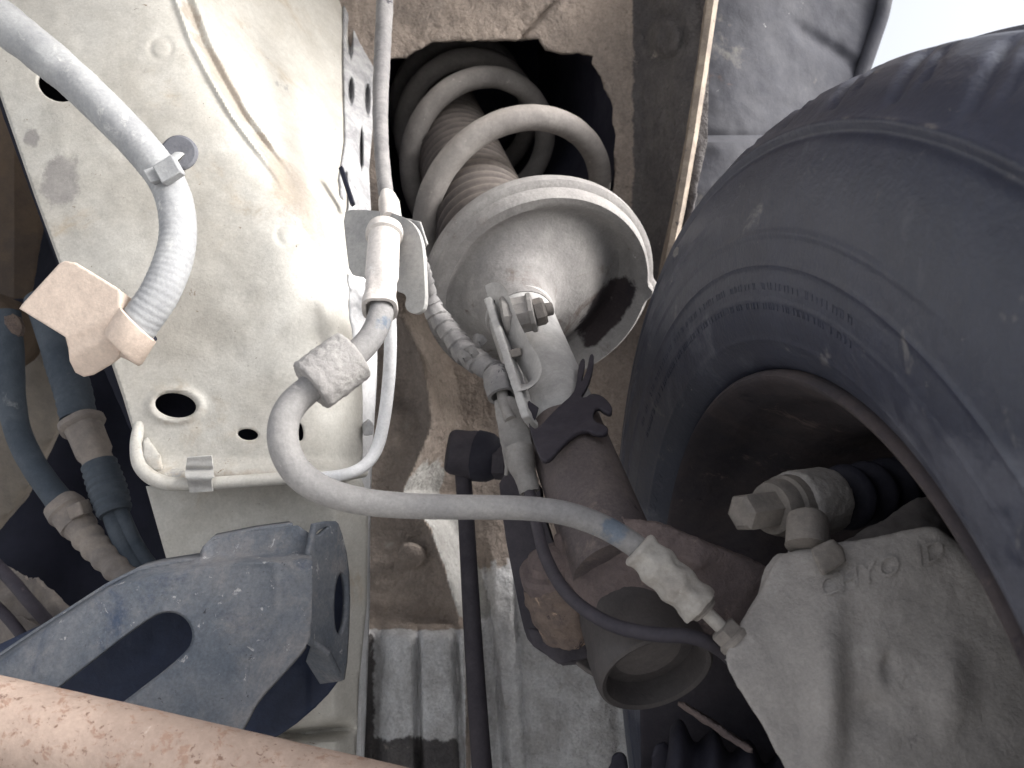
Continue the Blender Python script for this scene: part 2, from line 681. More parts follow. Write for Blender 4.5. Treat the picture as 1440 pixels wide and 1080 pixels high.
m_tan = material('tan_primer', (222, 198, 178), (208, 184, 166), 24, layers=[((190, 170, 156), 40, .62, .14), ((150, 112, 90), 120, .76, .05)], rough=.75, bump=.3)
m_pipe = material('tan_rusty_pipe', (184, 156, 138), (166, 140, 124), 20,
                  layers=[((160, 124, 104), 150, .54, .06), ((128, 96, 80), 300, .58, .05), ((206, 186, 172), 60, .62, .1), ((150, 140, 138), 50, .70, .04)], rough=.8, bump=.5, bump_scale=260)
m_arm = material('blue_grey_arm', (106, 110, 118), (82, 91, 104), 30,
                 layers=[((122, 120, 122), 26, .46, .22), ((54, 70, 98), 18, .56, .16), ((158, 158, 160), 140, .61, .05), ((48, 50, 58), 200, .64, .04)], rough=.75, bump=.6, bump_scale=330, grain=.22)
m_arm_shade = material('shaded_arm_paint', (40, 52, 82), (30, 40, 66), 18, layers=[((70, 80, 100), 26, .60, .16)], rough=.6, bump=.4)  # darker copy of the arm paint: shade inside the arm put into colour
m_blueh = material('blue_grey_hose', (74, 84, 96), (54, 66, 80), 24, layers=[((120, 124, 128), 40, .62, .12)], rough=.8, bump=.4)
m_conn = material('tan_connector', (142, 130, 120), (116, 108, 104), 34, layers=[((164, 150, 136), 60, .62, .1)], rough=.85, bump=.5)
m_brown = material('brown_body', (92, 72, 52), (66, 54, 46), 8, layers=[((110, 78, 52), 14, .60, .15)], rough=.8, bump=.4)
m_beam = material('beige_beam', (120, 109, 96), (98, 90, 82), 12, layers=[((98, 92, 92), 20, .62, .1)], rough=.85, bump=.4)
m_pale = material('pale_paint', (226, 226, 228), (206, 206, 208), 30, layers=[((168, 164, 160), 40, .64, .08)], rough=.6, bump=.3)
m_zinc = material('zinc_plate', (176, 174, 170), (150, 149, 148), 40, layers=[((180, 178, 174), 60, .60, .1), ((100, 98, 98), 130, .70, .05)], rough=.65, bump=.4)

# ------------------------------------------------------------------ strut axis (upper end far, lower end near)
SA = P(716, 404, .575)               # damper axis where it meets the perch
SU = -(P(440, -315, 1.0) - Vector((0, 0, H))).normalized()
SB = SA + SU * .212
PA = P(766, 421, .575)               # centre of perch and spring, offset from the damper
SU = SU.normalized()          # runs down the strut


def on_cyl(px, py, r, fallback=0.0):
    """depth at which the ray through a pixel meets the strut tube of radius r (or passes closest)"""
    o = Vector((0, 0, H))
    d = P(px, py, 1.0) - o
    w = o - SA
    dp = d - SU * d.dot(SU)
    wp = w - SU * w.dot(SU)
    a, b, c = dp.dot(dp), 2 * dp.dot(wp), wp.dot(wp) - r * r
    disc = b * b - 4 * a * c
    if disc < 0:
        return -b / (2 * a) + fallback
    return (-b - math.sqrt(disc)) / (2 * a)


# ------------------------------------------------------------------ the ground the car stands on
m_ground = material('concrete', (178, 177, 175), (156, 155, 153), 3, layers=[((112, 108, 104), 6, .62, .1)], rough=.95, bump=.5, bump_scale=90)
gv = [(-30, -30, 0), (30, -30, 0), (30, 30, 0), (-30, 30, 0)]
ground = link('ground', mesh_from(gv, [(0, 1, 2, 3)]), m_ground)
ground['kind'] = 'structure'

# ------------------------------------------------------------------ the setting: wheel arch sheet metal
def wall_depth(x, y):
    # brown inner wall; a pillar step on its left, the right side comes forward to the flange
    d = 0.715
    xb = interp([(420, 548), (500, 590), (560, 603), (600, 606), (640, 590), (690, 566), (740, 603), (790, 622), (850, 640), (890, 648), (1080, 655)], y)
    if y > 380:
        k = sst(380, 460, y)
        d += k * (0.05 * sst(xb, xb + 46, x))
        d -= k * 0.012 * gauss(x, xb, 9)
        d += k * .025 * sst(600, 540, y) * sst(xb + 12, xb - 40, x)
    d -= 0.07 * sst(880, 985, x)
    # crack in the underseal, dimple with a torn rim
    cx = interp([(0, 782), (20, 762), (50, 735)], y)
    if y < 56:
        d += .006 * gauss(x, cx, 4)
    d += .007 * gauss(math.hypot((x - 936), (y - 52) * .8), 26, 5) * .8
    d -= .005 * gauss(math.hypot((x - 936), (y - 52) * .8), 14, 9)
    # ledge and ribs of the lower guard
    if y > 860:
        k = sst(868, 900, y)
        left = 1 - sst(652, 690, x)
        d -= k * left * .045
        for gx0, gx1, w, a in ((528, 522, 17, .030), (586, 590, 5, .016), (641, 650, 6, .018)):
            gx = gx0 + (gx1 - gx0) * (y - 880) / 200
            d += k * a * gauss(x, gx, w)
        d += k * .02 * gauss(x, 672, 22)
    if y > 700 and x > 660:
        k = sst(700, 880, y) * sst(660, 700, x)
        d -= k * .030
        for gx0, gx1, w, a in ((692, 712, 4, .010), (728, 742, 5, .007), (786, 792, 7, .004), (862, 872, 8, .006)):
            gx = gx0 + (gx1 - gx0) * (y - 880) / 200
            d += k * a * gauss(x, gx, w)
    return d


hole = [(536, 90), (549, 82), (570, 80), (580, 72), (592, 68), (606, 59), (624, 58), (641, 56), (672, 57), (700, 54), (728, 55), (757, 53), (762, 62), (768, 68), (779, 71), (790, 74),
        (812, 74), (834, 78), (832, 88), (838, 97), (846, 108), (850, 122), (857, 134), (862, 150), (861, 170), (866, 190), (863, 215), (866, 240), (862, 270), (850, 320), (760, 420), (640, 430), (560, 340), (538, 240)]
arch = thing('wheel_arch_wall', 'brown underseal coated inner wheel arch wall with ragged hole round the coil spring', 'panel', P(720, 1100, .7))
wall = sheet('wall_sheet', [(440, -60), (1000, -60), (995, 200), (950, 400), (940, 1340), (440, 1340)], wall_depth, 3.2, m_under, arch,
             holes=[hole], thick=.004, lump=.0022, lump_s=45)
# extents: grey coat, light painted on the pillar facet, darker zone
XB = [(420, 548), (500, 590), (560, 603), (600, 606), (640, 590), (690, 566), (740, 603), (790, 622), (850, 640), (890, 648)]
wall_zones = {k: wall.data.attributes.new(k, 'FLOAT', 'POINT') for k in ('grey_coat', 'lit_facet', 'dark_zone')}
for i, v in enumerate(wall.data.vertices):
    d = v.co.y
    px, py = v.co.x / d * F + 720, 540 - (v.co.z - H) / d * F
    g = max(sst(870, 900, py) * sst(660, 650, px), sst(0, 120, py - (740 - (px - 655) * .15)) * sst(650, 675, px) * sst(925, 880, px))
    xb = interp(XB, py)
    w = sst(610, 690, py) * sst(892, 850, py) * sst(xb - 14, xb + 14, px) * sst(xb + 66, xb + 34, px)
    k = max(sst(872, 905, px) * sst(440, 380, py), sst(1010, 1060, py) * sst(655, 640, px) * .9, sst(545, 515, px) * sst(880, 900, py) * .8)
    wall_zones['grey_coat'].data[i].value = g
    wall_zones['lit_facet'].data[i].value = w
    wall_zones['dark_zone'].data[i].value = k * .9
# out-of-view arch roof, added to block sky light from above
rv, rf = [], []
roof = [(.715, .40), (.69, .50), (.62, .57), (.50, .61), (.36, .63), (.20, .64), (.05, .64)]
rx = [-.75, -.45, -.2, 0, .2, .34]
for (yy, zz) in roof:
    for xx in rx:
        rv.append(Vector((xx, yy, zz + H - .02 * max(0, xx - .1))))
for i in range(len(roof) - 1):
    for k in range(len(rx) - 1):
        a = i * len(rx) + k
        rf.append((a, a + 1, a + 1 + len(rx), a + len(rx)))
ro = link('unseen_arch_roof', mesh_from(rv, rf), m_under, arch, 60)
sm_ = ro.modifiers.new('thickness', 'SOLIDIFY')
sm_.thickness = .003
lathe('drain_plug', P(579, 780, .712), Vector((0, -1, -.42)), [(0, .0135), (.004, .0130), (.0055, .0105), (.006, .004), (.006, 0)], m_under, arch, n=28,
      rfn=lambda t, r, th: (0, .0006 * math.sin(3 * th)))

tower = thing('strut_tower', 'dark hollow strut tower behind the ragged opening', 'panel', P(700, 300, .8))
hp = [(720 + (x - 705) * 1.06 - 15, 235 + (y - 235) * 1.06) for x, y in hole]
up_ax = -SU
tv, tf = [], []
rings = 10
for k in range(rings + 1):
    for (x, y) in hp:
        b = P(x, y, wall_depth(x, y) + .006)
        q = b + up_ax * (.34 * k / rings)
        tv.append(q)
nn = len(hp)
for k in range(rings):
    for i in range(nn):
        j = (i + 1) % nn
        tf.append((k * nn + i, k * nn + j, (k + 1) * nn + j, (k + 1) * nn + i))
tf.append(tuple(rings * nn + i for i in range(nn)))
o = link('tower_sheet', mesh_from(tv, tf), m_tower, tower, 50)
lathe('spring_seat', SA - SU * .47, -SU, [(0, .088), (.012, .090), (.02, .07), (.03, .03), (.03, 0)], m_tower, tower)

flange = thing('seam_flange', 'narrow beige seam flange edge beside the tyre', 'flange', P(950, 380, .66))
fl = [P(x, y, d) for x, y, d in ((1012, -40, .630), (1003, 0, .632), (990, 90, .636), (975, 190, .640), (958, 290, .645), (946, 350, .650), (935, 430, .655))]
fv, ff = [], []
for i, p in enumerate(fl):
    w = .0050 - .0001 * i
    fv += [p + Vector((-w, .0, 0)), p + Vector((0, -.003, 0)), p + Vector((w, .003, 0)), p + Vector((w - .001, .05, 0)), p + Vector((-w + .002, .05, 0))]
for i in range(len(fl) - 1):
    for k in range(5):
        a, b = i * 5 + k, i * 5 + (k + 1) % 5
        ff.append((a, b, b + 5, a + 5))
ff += [(4, 3, 2, 1, 0), tuple((len(fl) - 1) * 5 + k for k in range(5))]
link('flange_edge', mesh_from(fv, ff), m_flange, flange, 30)

fender = thing('fender_inner_panel', 'dark grey inner side of the fender with splashed mud above the tyre', 'fender', P(1080, 330, .75))


def fender_depth(x, y):
    d = .74 + .07 * sst(1000, 1240, x)
    d += .004 * gauss(y, 192 + (x - 1000) * .01, 6)
    d -= .012 * sst(188, 200, y)
    d += .006 * gauss(y - (x - 1120) * .62, 40, 12) * sst(1100, 1130, x)
    return d


sheet('fender_sheet', [(930, -60), (1262, -60), (1247, 0), (1236, 35), (1218, 85), (1180, 190), (1100, 330), (1000, 460), (920, 480)], fender_depth, 5.0, m_fender, fender, thick=.003, lump=.002, lump_s=30)
sweep('fender_lip', [P(x, y, .806) for x, y in ((1264, -60), (1247, -8), (1240, 22), (1230, 52), (1219, 84), (1195, 150))], .0075, m_fender, fender, squash=.7)

# ------------------------------------------------------------------ chassis rail
rail = thing('chassis_rail', 'cream painted chassis rail with oval holes and flaking stains', 'chassis rail', P(350, 1080, .5))
ridge = [(-60, 255), (0, 268), (60, 290), (110, 316), (160, 345), (205, 378), (250, 412), (290, 440), (350, 462), (420, 476), (520, 486), (680, 490)]


def rail_depth(x, y):
    d = interp([(-60, .50), (150, .47), (400, .452), (680, .44)], y)
    r = interp(ridge, y)
    slope = interp([(-60, .00105), (200, .00115), (330, .0016), (680, .0016)], y)
    t = x - r
    w = 26.0
    rec = t if t > 3 * w else (w * math.log(1 + math.exp(t / w)))
    d += slope * rec
    # double crease pressed along the ridge
    k = sst(330, 180, y)
    for off, a in ((-12, -.0040), (2, .0040), (16, -.0040)):
        d += a * k * gauss(t, off - 8, 6)
    # shallow spot weld dimples
    for cx, cy in ((226, 68), (405, 330)):
        d += .0009 * gauss(math.hypot(x - cx, y - cy), 15, 4)
    # raised collar round the big hole
    d -= .002 * gauss(math.hypot((x - 247) / 28, (y - 570) / 18), 1.25, .25)
    # lower edge rolls in to the hem
    d -= .006 * sst(640, 668, y)
    d += .0010 * fbm((x * .01, y * .01, 0), 1.0, 3)
    return d


rail_out = [(-80, -60), (490, -60), (489, 60), (489, 150), (488, 230), (492, 300), (500, 340), (500, 430), (506, 480), (510, 560), (510, 640), (505, 676),
            (440, 672), (340, 680), (250, 684), (222, 676), (206, 660), (194, 625), (188, 605), (175, 560), (158, 510), (120, 440), (85, 370), (50, 275), (0, 130), (-40, 20)]
rholes = [ellipse(247, 570, 29, 17, 8), ellipse(348, 611, 15, 8, 6), ellipse(421, 607, 6, 13, -8), ellipse(80, 120, 30, 21, 28)]
sheet('side_panel', rail_out, rail_depth, 3.0, m_rail, rail, holes=rholes, thick=.0022)
rp = [c for c in rail.children if c.name.startswith('side_panel')][0]
at_s = rp.data.attributes.new('smear', 'FLOAT', 'POINT')
at_f = rp.data.attributes.new('flake', 'FLOAT', 'POINT')
for i, v in enumerate(rp.data.vertices):
    d = v.co.y
    px, py = v.co.x / d * F + 720, 540 - (v.co.z - H) / d * F
    t = px - interp(ridge, py)
    at_s.data[i].value = .55 * gauss(t, -6, 26) * sst(460, 330, py) + .45 * gauss(px, 380, 60) * gauss(py, 290, 60) + .42 * gauss(math.hypot((px - 247) / 1.5, py - 572), 24, 14) + .5 * sst(640, 668, py) + .4 * gauss(math.hypot(px - 252, py - 215), 24, 12)
    at_f.data[i].value = max(.74 * gauss(math.hypot((px - 86) / 1.1, (py - 255) / 1.7), 0, 36), .62 * gauss(math.hypot(px - 45, (py - 195) / 1.3), 0, 22), .42 * gauss(math.hypot(px - 130, (py - 110) / 1.3), 0, 50), .5 * gauss(math.hypot(px - 205, py - 100), 0, 16))
sheet('dark_backing', [(-60, -40), (490, -40), (480, 655), (205, 655), (186, 610), (140, 505), (80, 370), (0, 150)], lambda x, y: rail_depth(x, y) + .035, 12, m_dark, rail, thick=.002)  # dark sheet added so the rail holes look shaded inside
# left edge folds back
ribbon('side_fold', [P(x + 1, y, rail_depth(x, y) + .001) for x, y in ((-40, 20), (0, 130), (50, 275), (85, 370), (120, 440), (158, 510), (175, 560), (190, 610))], Vector((-.028, .06, 0)), m_rail, rail)
# rolled hem along the lower edge with its swept-up corner
sweep('rolled_hem', [P(x, y, d) for x, y, d in ((196, 596, .445), (192, 625, .438), (198, 655, .434), (222, 676, .431), (260, 681, .430), (340, 677, .430), (420, 671, .431), (480, 668, .436), (512, 664, .450))],
      [.003, .0036, .0042, .0042, .0038, .0036, .0035, .0035, .003], m_rail, rail, n=14)
cast('corner_pocket', [hull_data([P(200, 618, .437), P(208, 612, .44), P(226, 640, .434), P(232, 664, .431), P(214, 664, .431), P(200, 645, .433), P(214, 640, .45), P(205, 620, .45)])], m_rail, rail, voxel=.0014, smooth=3)
lower = sheet('lower_panel', [(205, 684), (508, 672), (518, 700), (516, 850), (505, 960), (490, 1330), (180, 1330), (238, 800)],
              lambda x, y: .458 + .0004 * max(0, x - 470) + .00002 * (y - 680) + .02 * gauss(y - (1030 - (x - 430) * .1), 0, 10) * sst(440, 395, abs(x - 430) + 360), 4.0, m_rail, rail, thick=.002, lump=.0012, lump_s=25)
lathe('plug', P(252, 215, .4635), Vector((.1, -1, .05)), [(-.004, .0110), (.0004, .0108), (.0014, .0094), (.0016, .004), (.0008, 0)], m_plug, rail, n=36)
# spring clip pushed over the hem
clip = sheet('spring_clip', [(263, 644), (297, 641), (301, 668), (297, 676), (299, 691), (267, 693), (263, 676), (260, 668)],
             lambda x, y: .4262 - .0050 * gauss(y, 672, 9) + .0030 * gauss(y, 660, 3) - .001 * sst(650, 640, y), 1.5, m_zinc, rail, thick=.0014, bevel=.0003)
# edge flange and lumpy seam sealer along the far edge of the rail
def seal_depth(x, y):
    base = rail_depth(x, y)
    d = base - .006
    for cx, cy, rx, ry in ((513, 44, 5.5, 15), (493, 128, 4, 17), (516, 140, 4, 20), (492, 55, 4, 26), (486, 275, 3, 30), (508, 210, 2.5, 26)):
        q = ((x - cx) / rx) ** 2 + ((y - cy) / ry) ** 2
        d += .020 * math.exp(-q * q)
    d += .0030 * fbm((x * .022, y * .010, 3), 1.0, 4)
    return d


sheet('seam_sealer', [(484, -60), (528, -60), (530, 40), (527, 110), (524, 180), (519, 240), (522, 298), (486, 300), (478, 250), (486, 200), (484, 100)], seal_depth, 1.6, m_seal, rail, thick=.002)
box('flange_slot', P(488, 262, .518), Vector((.0011, 0, .0009)), Vector((-.004, .0, .0125)), Vector((0, .003, 0)), m_dark, rail, .0003)
pc = [(490, 386), (503, 382), (516, 395), (518, 430), (512, 470), (504, 500), (498, 492), (492, 440)]
sheet('peeling_strip', pc, lambda x, y: .452 + .0002 * (y - 390) * .1 + .00025 * (x - 490), 2.5, m_pale, rail, thick=.0016, lump=.0012, lump_s=150)
sheet('edge_flange', chaikin([(508, 460), (530, 452), (531, 520), (526, 600), (521, 700), (520, 900), (500, 1330), (486, 1330), (505, 960), (510, 800), (506, 660), (508, 560)], 1),
      lambda x, y: .50 + .0010 * max(0, x - 508), 3.0, m_pale, rail, thick=.003, lump=.0008, lump_s=60)
cast('edge_rivet', [hull_data([P(508, 596, .487), P(518, 588, .484), P(527, 598, .488), P(524, 612, .488), P(512, 614, .486), P(517, 600, .500)])], m_seal, rail, voxel=.0008, smooth=2, lump=.0005, lump_s=200)

# ------------------------------------------------------------------ wiring conduit with cable tie, tan tab
cond = thing('corrugated_conduit', 'grey corrugated wiring conduit clipped to the cream rail', 'conduit', P(190, 470, .40))
cpts = [P(x, y, d) for x, y, d in ((-60, -30, .46), (-10, 20, .452), (48, 66, .445), (104, 113, .440), (158, 165, .434), (205, 215, .428), (238, 262, .422), (250, 310, .416), (246, 358, .410), (226, 410, .404), (198, 452, .402), (178, 482, .404))]
sweep('sleeve', cpts, [.0125, .0122, .0115, .0108, .0104, .0100, .0096, .0095, .0096, .0098, .0098, .0098], m_cond, cond, n=28, sub=34,
      rfn=lambda s, a: 1 + .009 * math.sin(s * 2 * math.pi / .0034) * (1 if s > .085 else .3) + .05 * noise.noise(Vector((s * 90, math.cos(a), math.sin(a) * 1.2))) * (1 if s < .12 else .35), angle=60)
tie = sweep('cable_tie', [P(214, 256, .428) + Vector((0, 0, 0)), P(207, 247, .418), P(222, 240, .4125), P(240, 226, .4145), P(252, 216, .424), P(244, 228, .438), P(222, 250, .438)], .0028, m_cond, cond, n=8, sub=6, closed=True, squash=.35)
box('tie_head', P(238, 240, .4085), Vector((.0050, 0, .0032)), Vector((-.0026, 0, .0046)), Vector((0, .0035, 0)), m_cond, tie, .0007)
box('tie_tail', P(218, 247, .4105), Vector((.0028, .001, .0014)), Vector((-.0020, 0, .0034)), Vector((0, .0028, 0)), m_cond, tie, .0005)

tab = thing('tan_mounting_tab', 'bent tan mounting tab holding the conduit end', 'bracket', P(120, 520, .41))


def tab_depth(x, y):
    d = .395 + .00006 * (175 - x)
    f = (y - (487 - (x - 95) * .42))           # below the fold line
    d += .00022 * max(0, f) + (.002 * gauss(f, 0, 10))
    d += .0006 * max(0, x - 168)
    return d


tab_o = [(27, 434), (31, 428), (84, 370), (92, 367), (104, 369), (176, 413), (190, 424), (182, 430), (170, 438), (167, 452), (172, 468), (184, 479), (196, 478), (206, 466), (209, 470), (186, 490), (158, 512), (132, 527), (118, 530), (106, 524), (98, 508), (96, 490), (92, 474)]
sheet('plate', tab_o, tab_depth, 2.4, m_tan, tab, thick=.0022)
gl = lathe2('grommet', P(197, 452, .4025), P(172, 492, .4035), [(.10, .0106), (.08, .0112), (.12, .0119), (.9, .0119), (1, .0110), (1, 0)], m_tan, tab, n=36, cap=False,
            rfn=lambda t, r, th: (.004 * math.cos(th - 2.2), 0))
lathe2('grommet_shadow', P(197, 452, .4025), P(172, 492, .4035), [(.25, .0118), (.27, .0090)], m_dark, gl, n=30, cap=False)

# ------------------------------------------------------------------ dark bay left of the rail
bay = thing('engine_bay_panel', 'dark brown body panel behind the rail', 'panel', P(0, 800, .85))
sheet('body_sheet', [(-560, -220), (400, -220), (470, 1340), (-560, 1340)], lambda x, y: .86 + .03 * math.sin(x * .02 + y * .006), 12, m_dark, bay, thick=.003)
sheet('brown_sheet', [(-420, 0), (40, 0), (75, 260), (60, 330), (45, 420), (-420, 430)], lambda x, y: .70 + .0004 * max(0, x - 20) + .00002 * y, 8, m_brown, bay, thick=.003, lump=.004, lump_s=14)
bm_ = hull_data([P(-90, 700, .66), P(-20, 770, .66), P(40, 690, .65), P(100, 570, .64), P(150, 470, .64), P(110, 430, .64), P(60, 480, .65), P(-90, 640, .68),
                 P(-90, 700, .72), P(40, 700, .70), P(150, 470, .70), P(70, 470, .70)])
beam = tag(cast('cross_beam', [bm_], m_beam, None, voxel=.005, smooth=5), 'beige diagonal beam deep behind the two hoses', 'beam')
hsg = thing('brown_housing', 'small brown round housing beside the tan tab', 'housing', P(5, 500, .56))
cast('housing_body', [lathe_data(P(-8, 468, .60), Vector((.3, -1, .05)), [(-.03, .028), (.02, .030), (.032, .025), (.034, 0)], n=32),
                      hull_data([P(-30, 430, .60), P(30, 420, .60), P(48, 470, .6), P(40, 500, .6), P(-30, 510, .6), P(0, 460, .64)])], m_brown, hsg, voxel=.003, smooth=5)
lathe('brown_cap', P(8, 462, .558), Vector((.3, -1, .05)), [(0, .0125), (.006, .012), (.009, .008), (.010, 0)], m_rustb, hsg, n=28)

h1 = thing('blue_hose', 'thick blue grey hose with a flanged tan connector', 'hose', P(210, 805, .5))
sweep('hose_sleeve', [P(60, 420, .57), P(78, 470, .56), P(92, 515, .55), P(104, 556, .54), P(110, 588, .535)], [.0125, .0125, .0125, .0120, .0115], m_blueh, h1, n=22, sub=12,
      rfn=lambda s, a: 1 + .03 * math.sin(s * 900) * (s > .05) + .03 * noise.noise(Vector((s * 60, math.cos(a), math.sin(a)))))
lathe2('connector', P(113, 592, .533), P(140, 656, .52), [(0, .0105), (.02, .0145), (.12, .0150), (.16, .0140), (.18, .0125), (.4, .0120), (.7, .0115), (.8, .0095), (1, .0095)], m_conn, h1, n=30,
       rfn=lambda t, r, th: (0, .0005 * math.sin(5 * th) + .0004 * math.sin(t * 700)))
sweep('rubber_boot', [P(139, 652, .521), P(152, 690, .515), P(162, 722, .51)], [.0110, .0118, .0105], m_blueh, h1, n=22, sub=14, rfn=lambda s, a: 1 + .05 * math.sin(s * 1300))
sweep('wire', [P(154, 715, .512), P(168, 755, .505), P(190, 795, .50), P(215, 820, .50)], .0058, m_blueh, h1, n=14)
sweep('wire', [P(166, 712, .512), P(186, 758, .506), P(206, 790, .502), P(232, 818, .50)], .0052, m_blueh, h1, n=14)
h2 = thing('slim_hose', 'slim bent grey hose with a corrugated sleeve at its end', 'hose', P(190, 825, .48))
sweep('tube', [P(6, 440, .56), P(12, 500, .555), P(16, 560, .55), P(26, 610, .545), P(48, 655, .535), P(74, 692, .525), P(92, 716, .52)], [.0105, .0100, .0090, .0085, .0085, .0085, .0090], m_blueh, h2, n=20, sub=10,
      rfn=lambda s, a: 1 + .04 * noise.noise(Vector((s * 80, math.cos(a), math.sin(a)))))
lathe2('connector', P(88, 708, .522), P(112, 742, .51), [(0, .0085), (.1, .0085), (.12, .0125), (.45, .0130), (.5, .0115), (1, .0110)], m_conn, h2, n=28, rfn=lambda t, r, th: (0, .0008 * math.sin(4 * th + 1)))
box('connector_latch', P(112, 716, .505), Vector((.0045, 0, .002)), Vector((-.0015, 0, .0042)), Vector((0, .006, 0)), m_conn, h2)
sweep('corrugated_end', [P(110, 738, .512), P(132, 766, .503), P(158, 794, .495), P(192, 826, .488)], [.0100, .0092, .0082, .0076], m_conn, h2, n=22, sub=20, rfn=lambda s, a: 1 + .07 * math.sin(s * 2 * math.pi / .011))
lump_t = thing('cable_clump', 'brown dusty bundle of cable clips behind the blue grey arm', 'cable bundle', P(40, 940, .56))
cast('clump_body', [hull_data([P(-60, 800, .58), P(20, 790, .58), P(60, 850, .57), P(40, 900, .57), P(-60, 900, .58), P(0, 850, .64)]),
                    hull_data([P(20, 800, .57), P(50, 810, .56), P(110, 862, .56), P(105, 880, .55), P(60, 900, .56), P(40, 870, .6)]),
                    hull_data([P(-20, 870, .56), P(30, 860, .55), P(70, 890, .55), P(60, 930, .55), P(0, 960, .56), P(20, 900, .6)])], m_conn, lump_t, voxel=.003, smooth=4, lump=.004, lump_s=40)
sweep('clump_cable', [P(-30, 770, .56), P(15, 815, .55), P(45, 850, .54), P(75, 880, .55), P(120, 900, .57)], .0045, m_black, lump_t, n=12)
sweep('clump_cable', [P(-30, 830, .555), P(10, 868, .545), P(38, 905, .54), P(55, 940, .55)], .0038, m_black, lump_t, n=12)

# ------------------------------------------------------------------ blue grey control arm, tan pipe
arm = thing('pressed_control_arm', 'blue grey pressed steel arm with a long slot', 'control arm', P(250, 1060, .38))
slot = chaikin([(10, 1020), (92, 956), (206, 868), (236, 857), (262, 866), (275, 892), (264, 920), (170, 992), (110, 1040)], 2)
ad = plane((0, 940, .36), (440, 740, .385), (330, 1030, .345))


def arm_depth(x, y):
    d = ad(x, y)
    # pressed edge along the top, flat raised pad near the end
    te = interp([(-60, 950), (0, 918), (60, 876), (150, 818), (215, 798), (290, 786), (437, 772)], x)
    d += .010 * sst(te + 14, te, y)
    k = sst(280, 300, x) * sst(792, 778, y)
    d += .006 * k
    d -= .0014 * gauss(x, 388, 6) * sst(790, 800, y) * sst(870, 850, y)
    d -= .0014 * gauss(y, 790, 6) * sst(300, 310, x) * sst(395, 385, x)
    d += .006 * sst(428, 440, x) * .3
    return d


arm_front = [(-60, 975), (-20, 938), (0, 922), (60, 882), (150, 824), (190, 804), (215, 798), (285, 786), (288, 770), (300, 758), (360, 746), (438, 736), (440, 800), (438, 890), (432, 908), (395, 950), (362, 985), (345, 1018), (320, 1060), (-60, 1130)]
sheet('front_plate', chaikin(arm_front, 1), arm_depth, 2.6, m_arm, arm, holes=[slot], thick=.0028)
ed = plane((436, 740, .390), (494, 790, .425), (440, 905, .385))
sheet('end_plate', chaikin([(435, 738), (470, 731), (478, 738), (491, 790), (493, 860), (487, 955), (478, 958), (462, 922), (440, 908), (435, 900)], 1), ed, 2.0, m_arm, arm, holes=[ellipse(479, 849, 9, 44, 2), chaikin([(444, 748), (458, 741), (463, 740), (456, 748), (446, 755)], 1)], thick=.0028)
ribbon('edge_skirt', [P(x, y, arm_depth(x, y) + .002) for x, y in ((-60, 975), (-20, 938), (0, 922), (60, 882), (150, 824), (190, 804), (215, 798), (285, 786), (288, 770), (300, 758), (360, 746), (412, 739))], Vector((-.015, .045, -.007)), m_arm, arm, .0025)
bd = plane((430, 900, .40), (478, 955, .43), (340, 1060, .37))
sheet('back_plate', chaikin([(-140, 960), (20, 900), (200, 800), (440, 820), (482, 950), (455, 985), (405, 1028), (360, 1050), (250, 1120), (60, 1160), (-140, 1160)], 1), lambda x, y: arm_depth(x, y) + .085 + .0001 * max(0, x - 380), 4.0, m_arm_shade, arm, thick=.0028, lump=.0008, lump_s=40)
sheet('end_return', [(438, 905), (462, 922), (480, 958), (450, 962), (430, 930)], plane((438, 905, .385), (480, 958, .41), (440, 960, .43)), 2.2, m_arm, arm, thick=.0025)
ribbon('slot_wall', [P(x, y, arm_depth(x, y) + .002) for x, y in slot + slot[:1]], Vector((.0, .004, .0)), m_arm, arm, .0012)

sheet('hole_shade', [(452, 775), (486, 775), (488, 935), (452, 925)], lambda x, y: ed(x, y) + .016, 3.0, m_arm_shade, arm, thick=.002)  # dark sheet added behind the end hole as painted shade
pipe = tag(sweep('painted_pipe', [P(-700, 873, .334), P(-160, 985, .31), P(-20, 1013, .305), P(200, 1062, .297), P(420, 1113, .289), P(620, 1160, .283), P(1300, 1330, .262)], [.0172, .0170, .0168, .0164, .0160, .0158, .0155], m_pipe, None, n=48, sub=10,
                 rfn=lambda s, a: 1 + .008 * noise.noise(Vector((s * 50, math.cos(a) * 2, math.sin(a) * 2)))),
           'thick tan painted pipe speckled with rust', 'pipe')

# ------------------------------------------------------------------ strut
strut = thing('suspension_strut', 'dusty suspension strut with coil spring and round spring perch', 'strut', SB)
_, su, sv = frame(SU)
# coil spring: rises from the perch, apexes of its turns face the camera's upward side
turns, pitch, Rs, APEX = 4.1, .142, .0735, -.25
pts = []
nst = int(turns * 40)
L_apex = .160
for i in range(nst + 1):
    ph = 2 * math.pi * turns * i / nst
    Lq = .026 + pitch * (ph / (2 * math.pi))
    if Lq > .30:                                # the upper turns sit closer together
        Lq = .30 + (Lq - .30) * .50
    pts.append((Lq, ph))
Lq_at = (L_apex - .026) / pitch * 2 * math.pi
spr = []
for Lq, ph in pts:
    a = -(ph - Lq_at) + APEX
    k = sst(.34, .17, Lq) * sst(.02, .15, Lq)
    spr.append(PA + Vector((.010 * k, 0, -.004 * k)) - SU * Lq + (su * math.cos(a) + sv * math.sin(a)) * (Rs + .014 * k))
sweep('coil_spring', spr, .0106, m_spring, strut, n=22, sub=3, rfn=lambda s, a: 1 + .03 * noise.noise(Vector((s * 120, math.cos(a) * 1.5, math.sin(a) * 1.5))), angle=60)
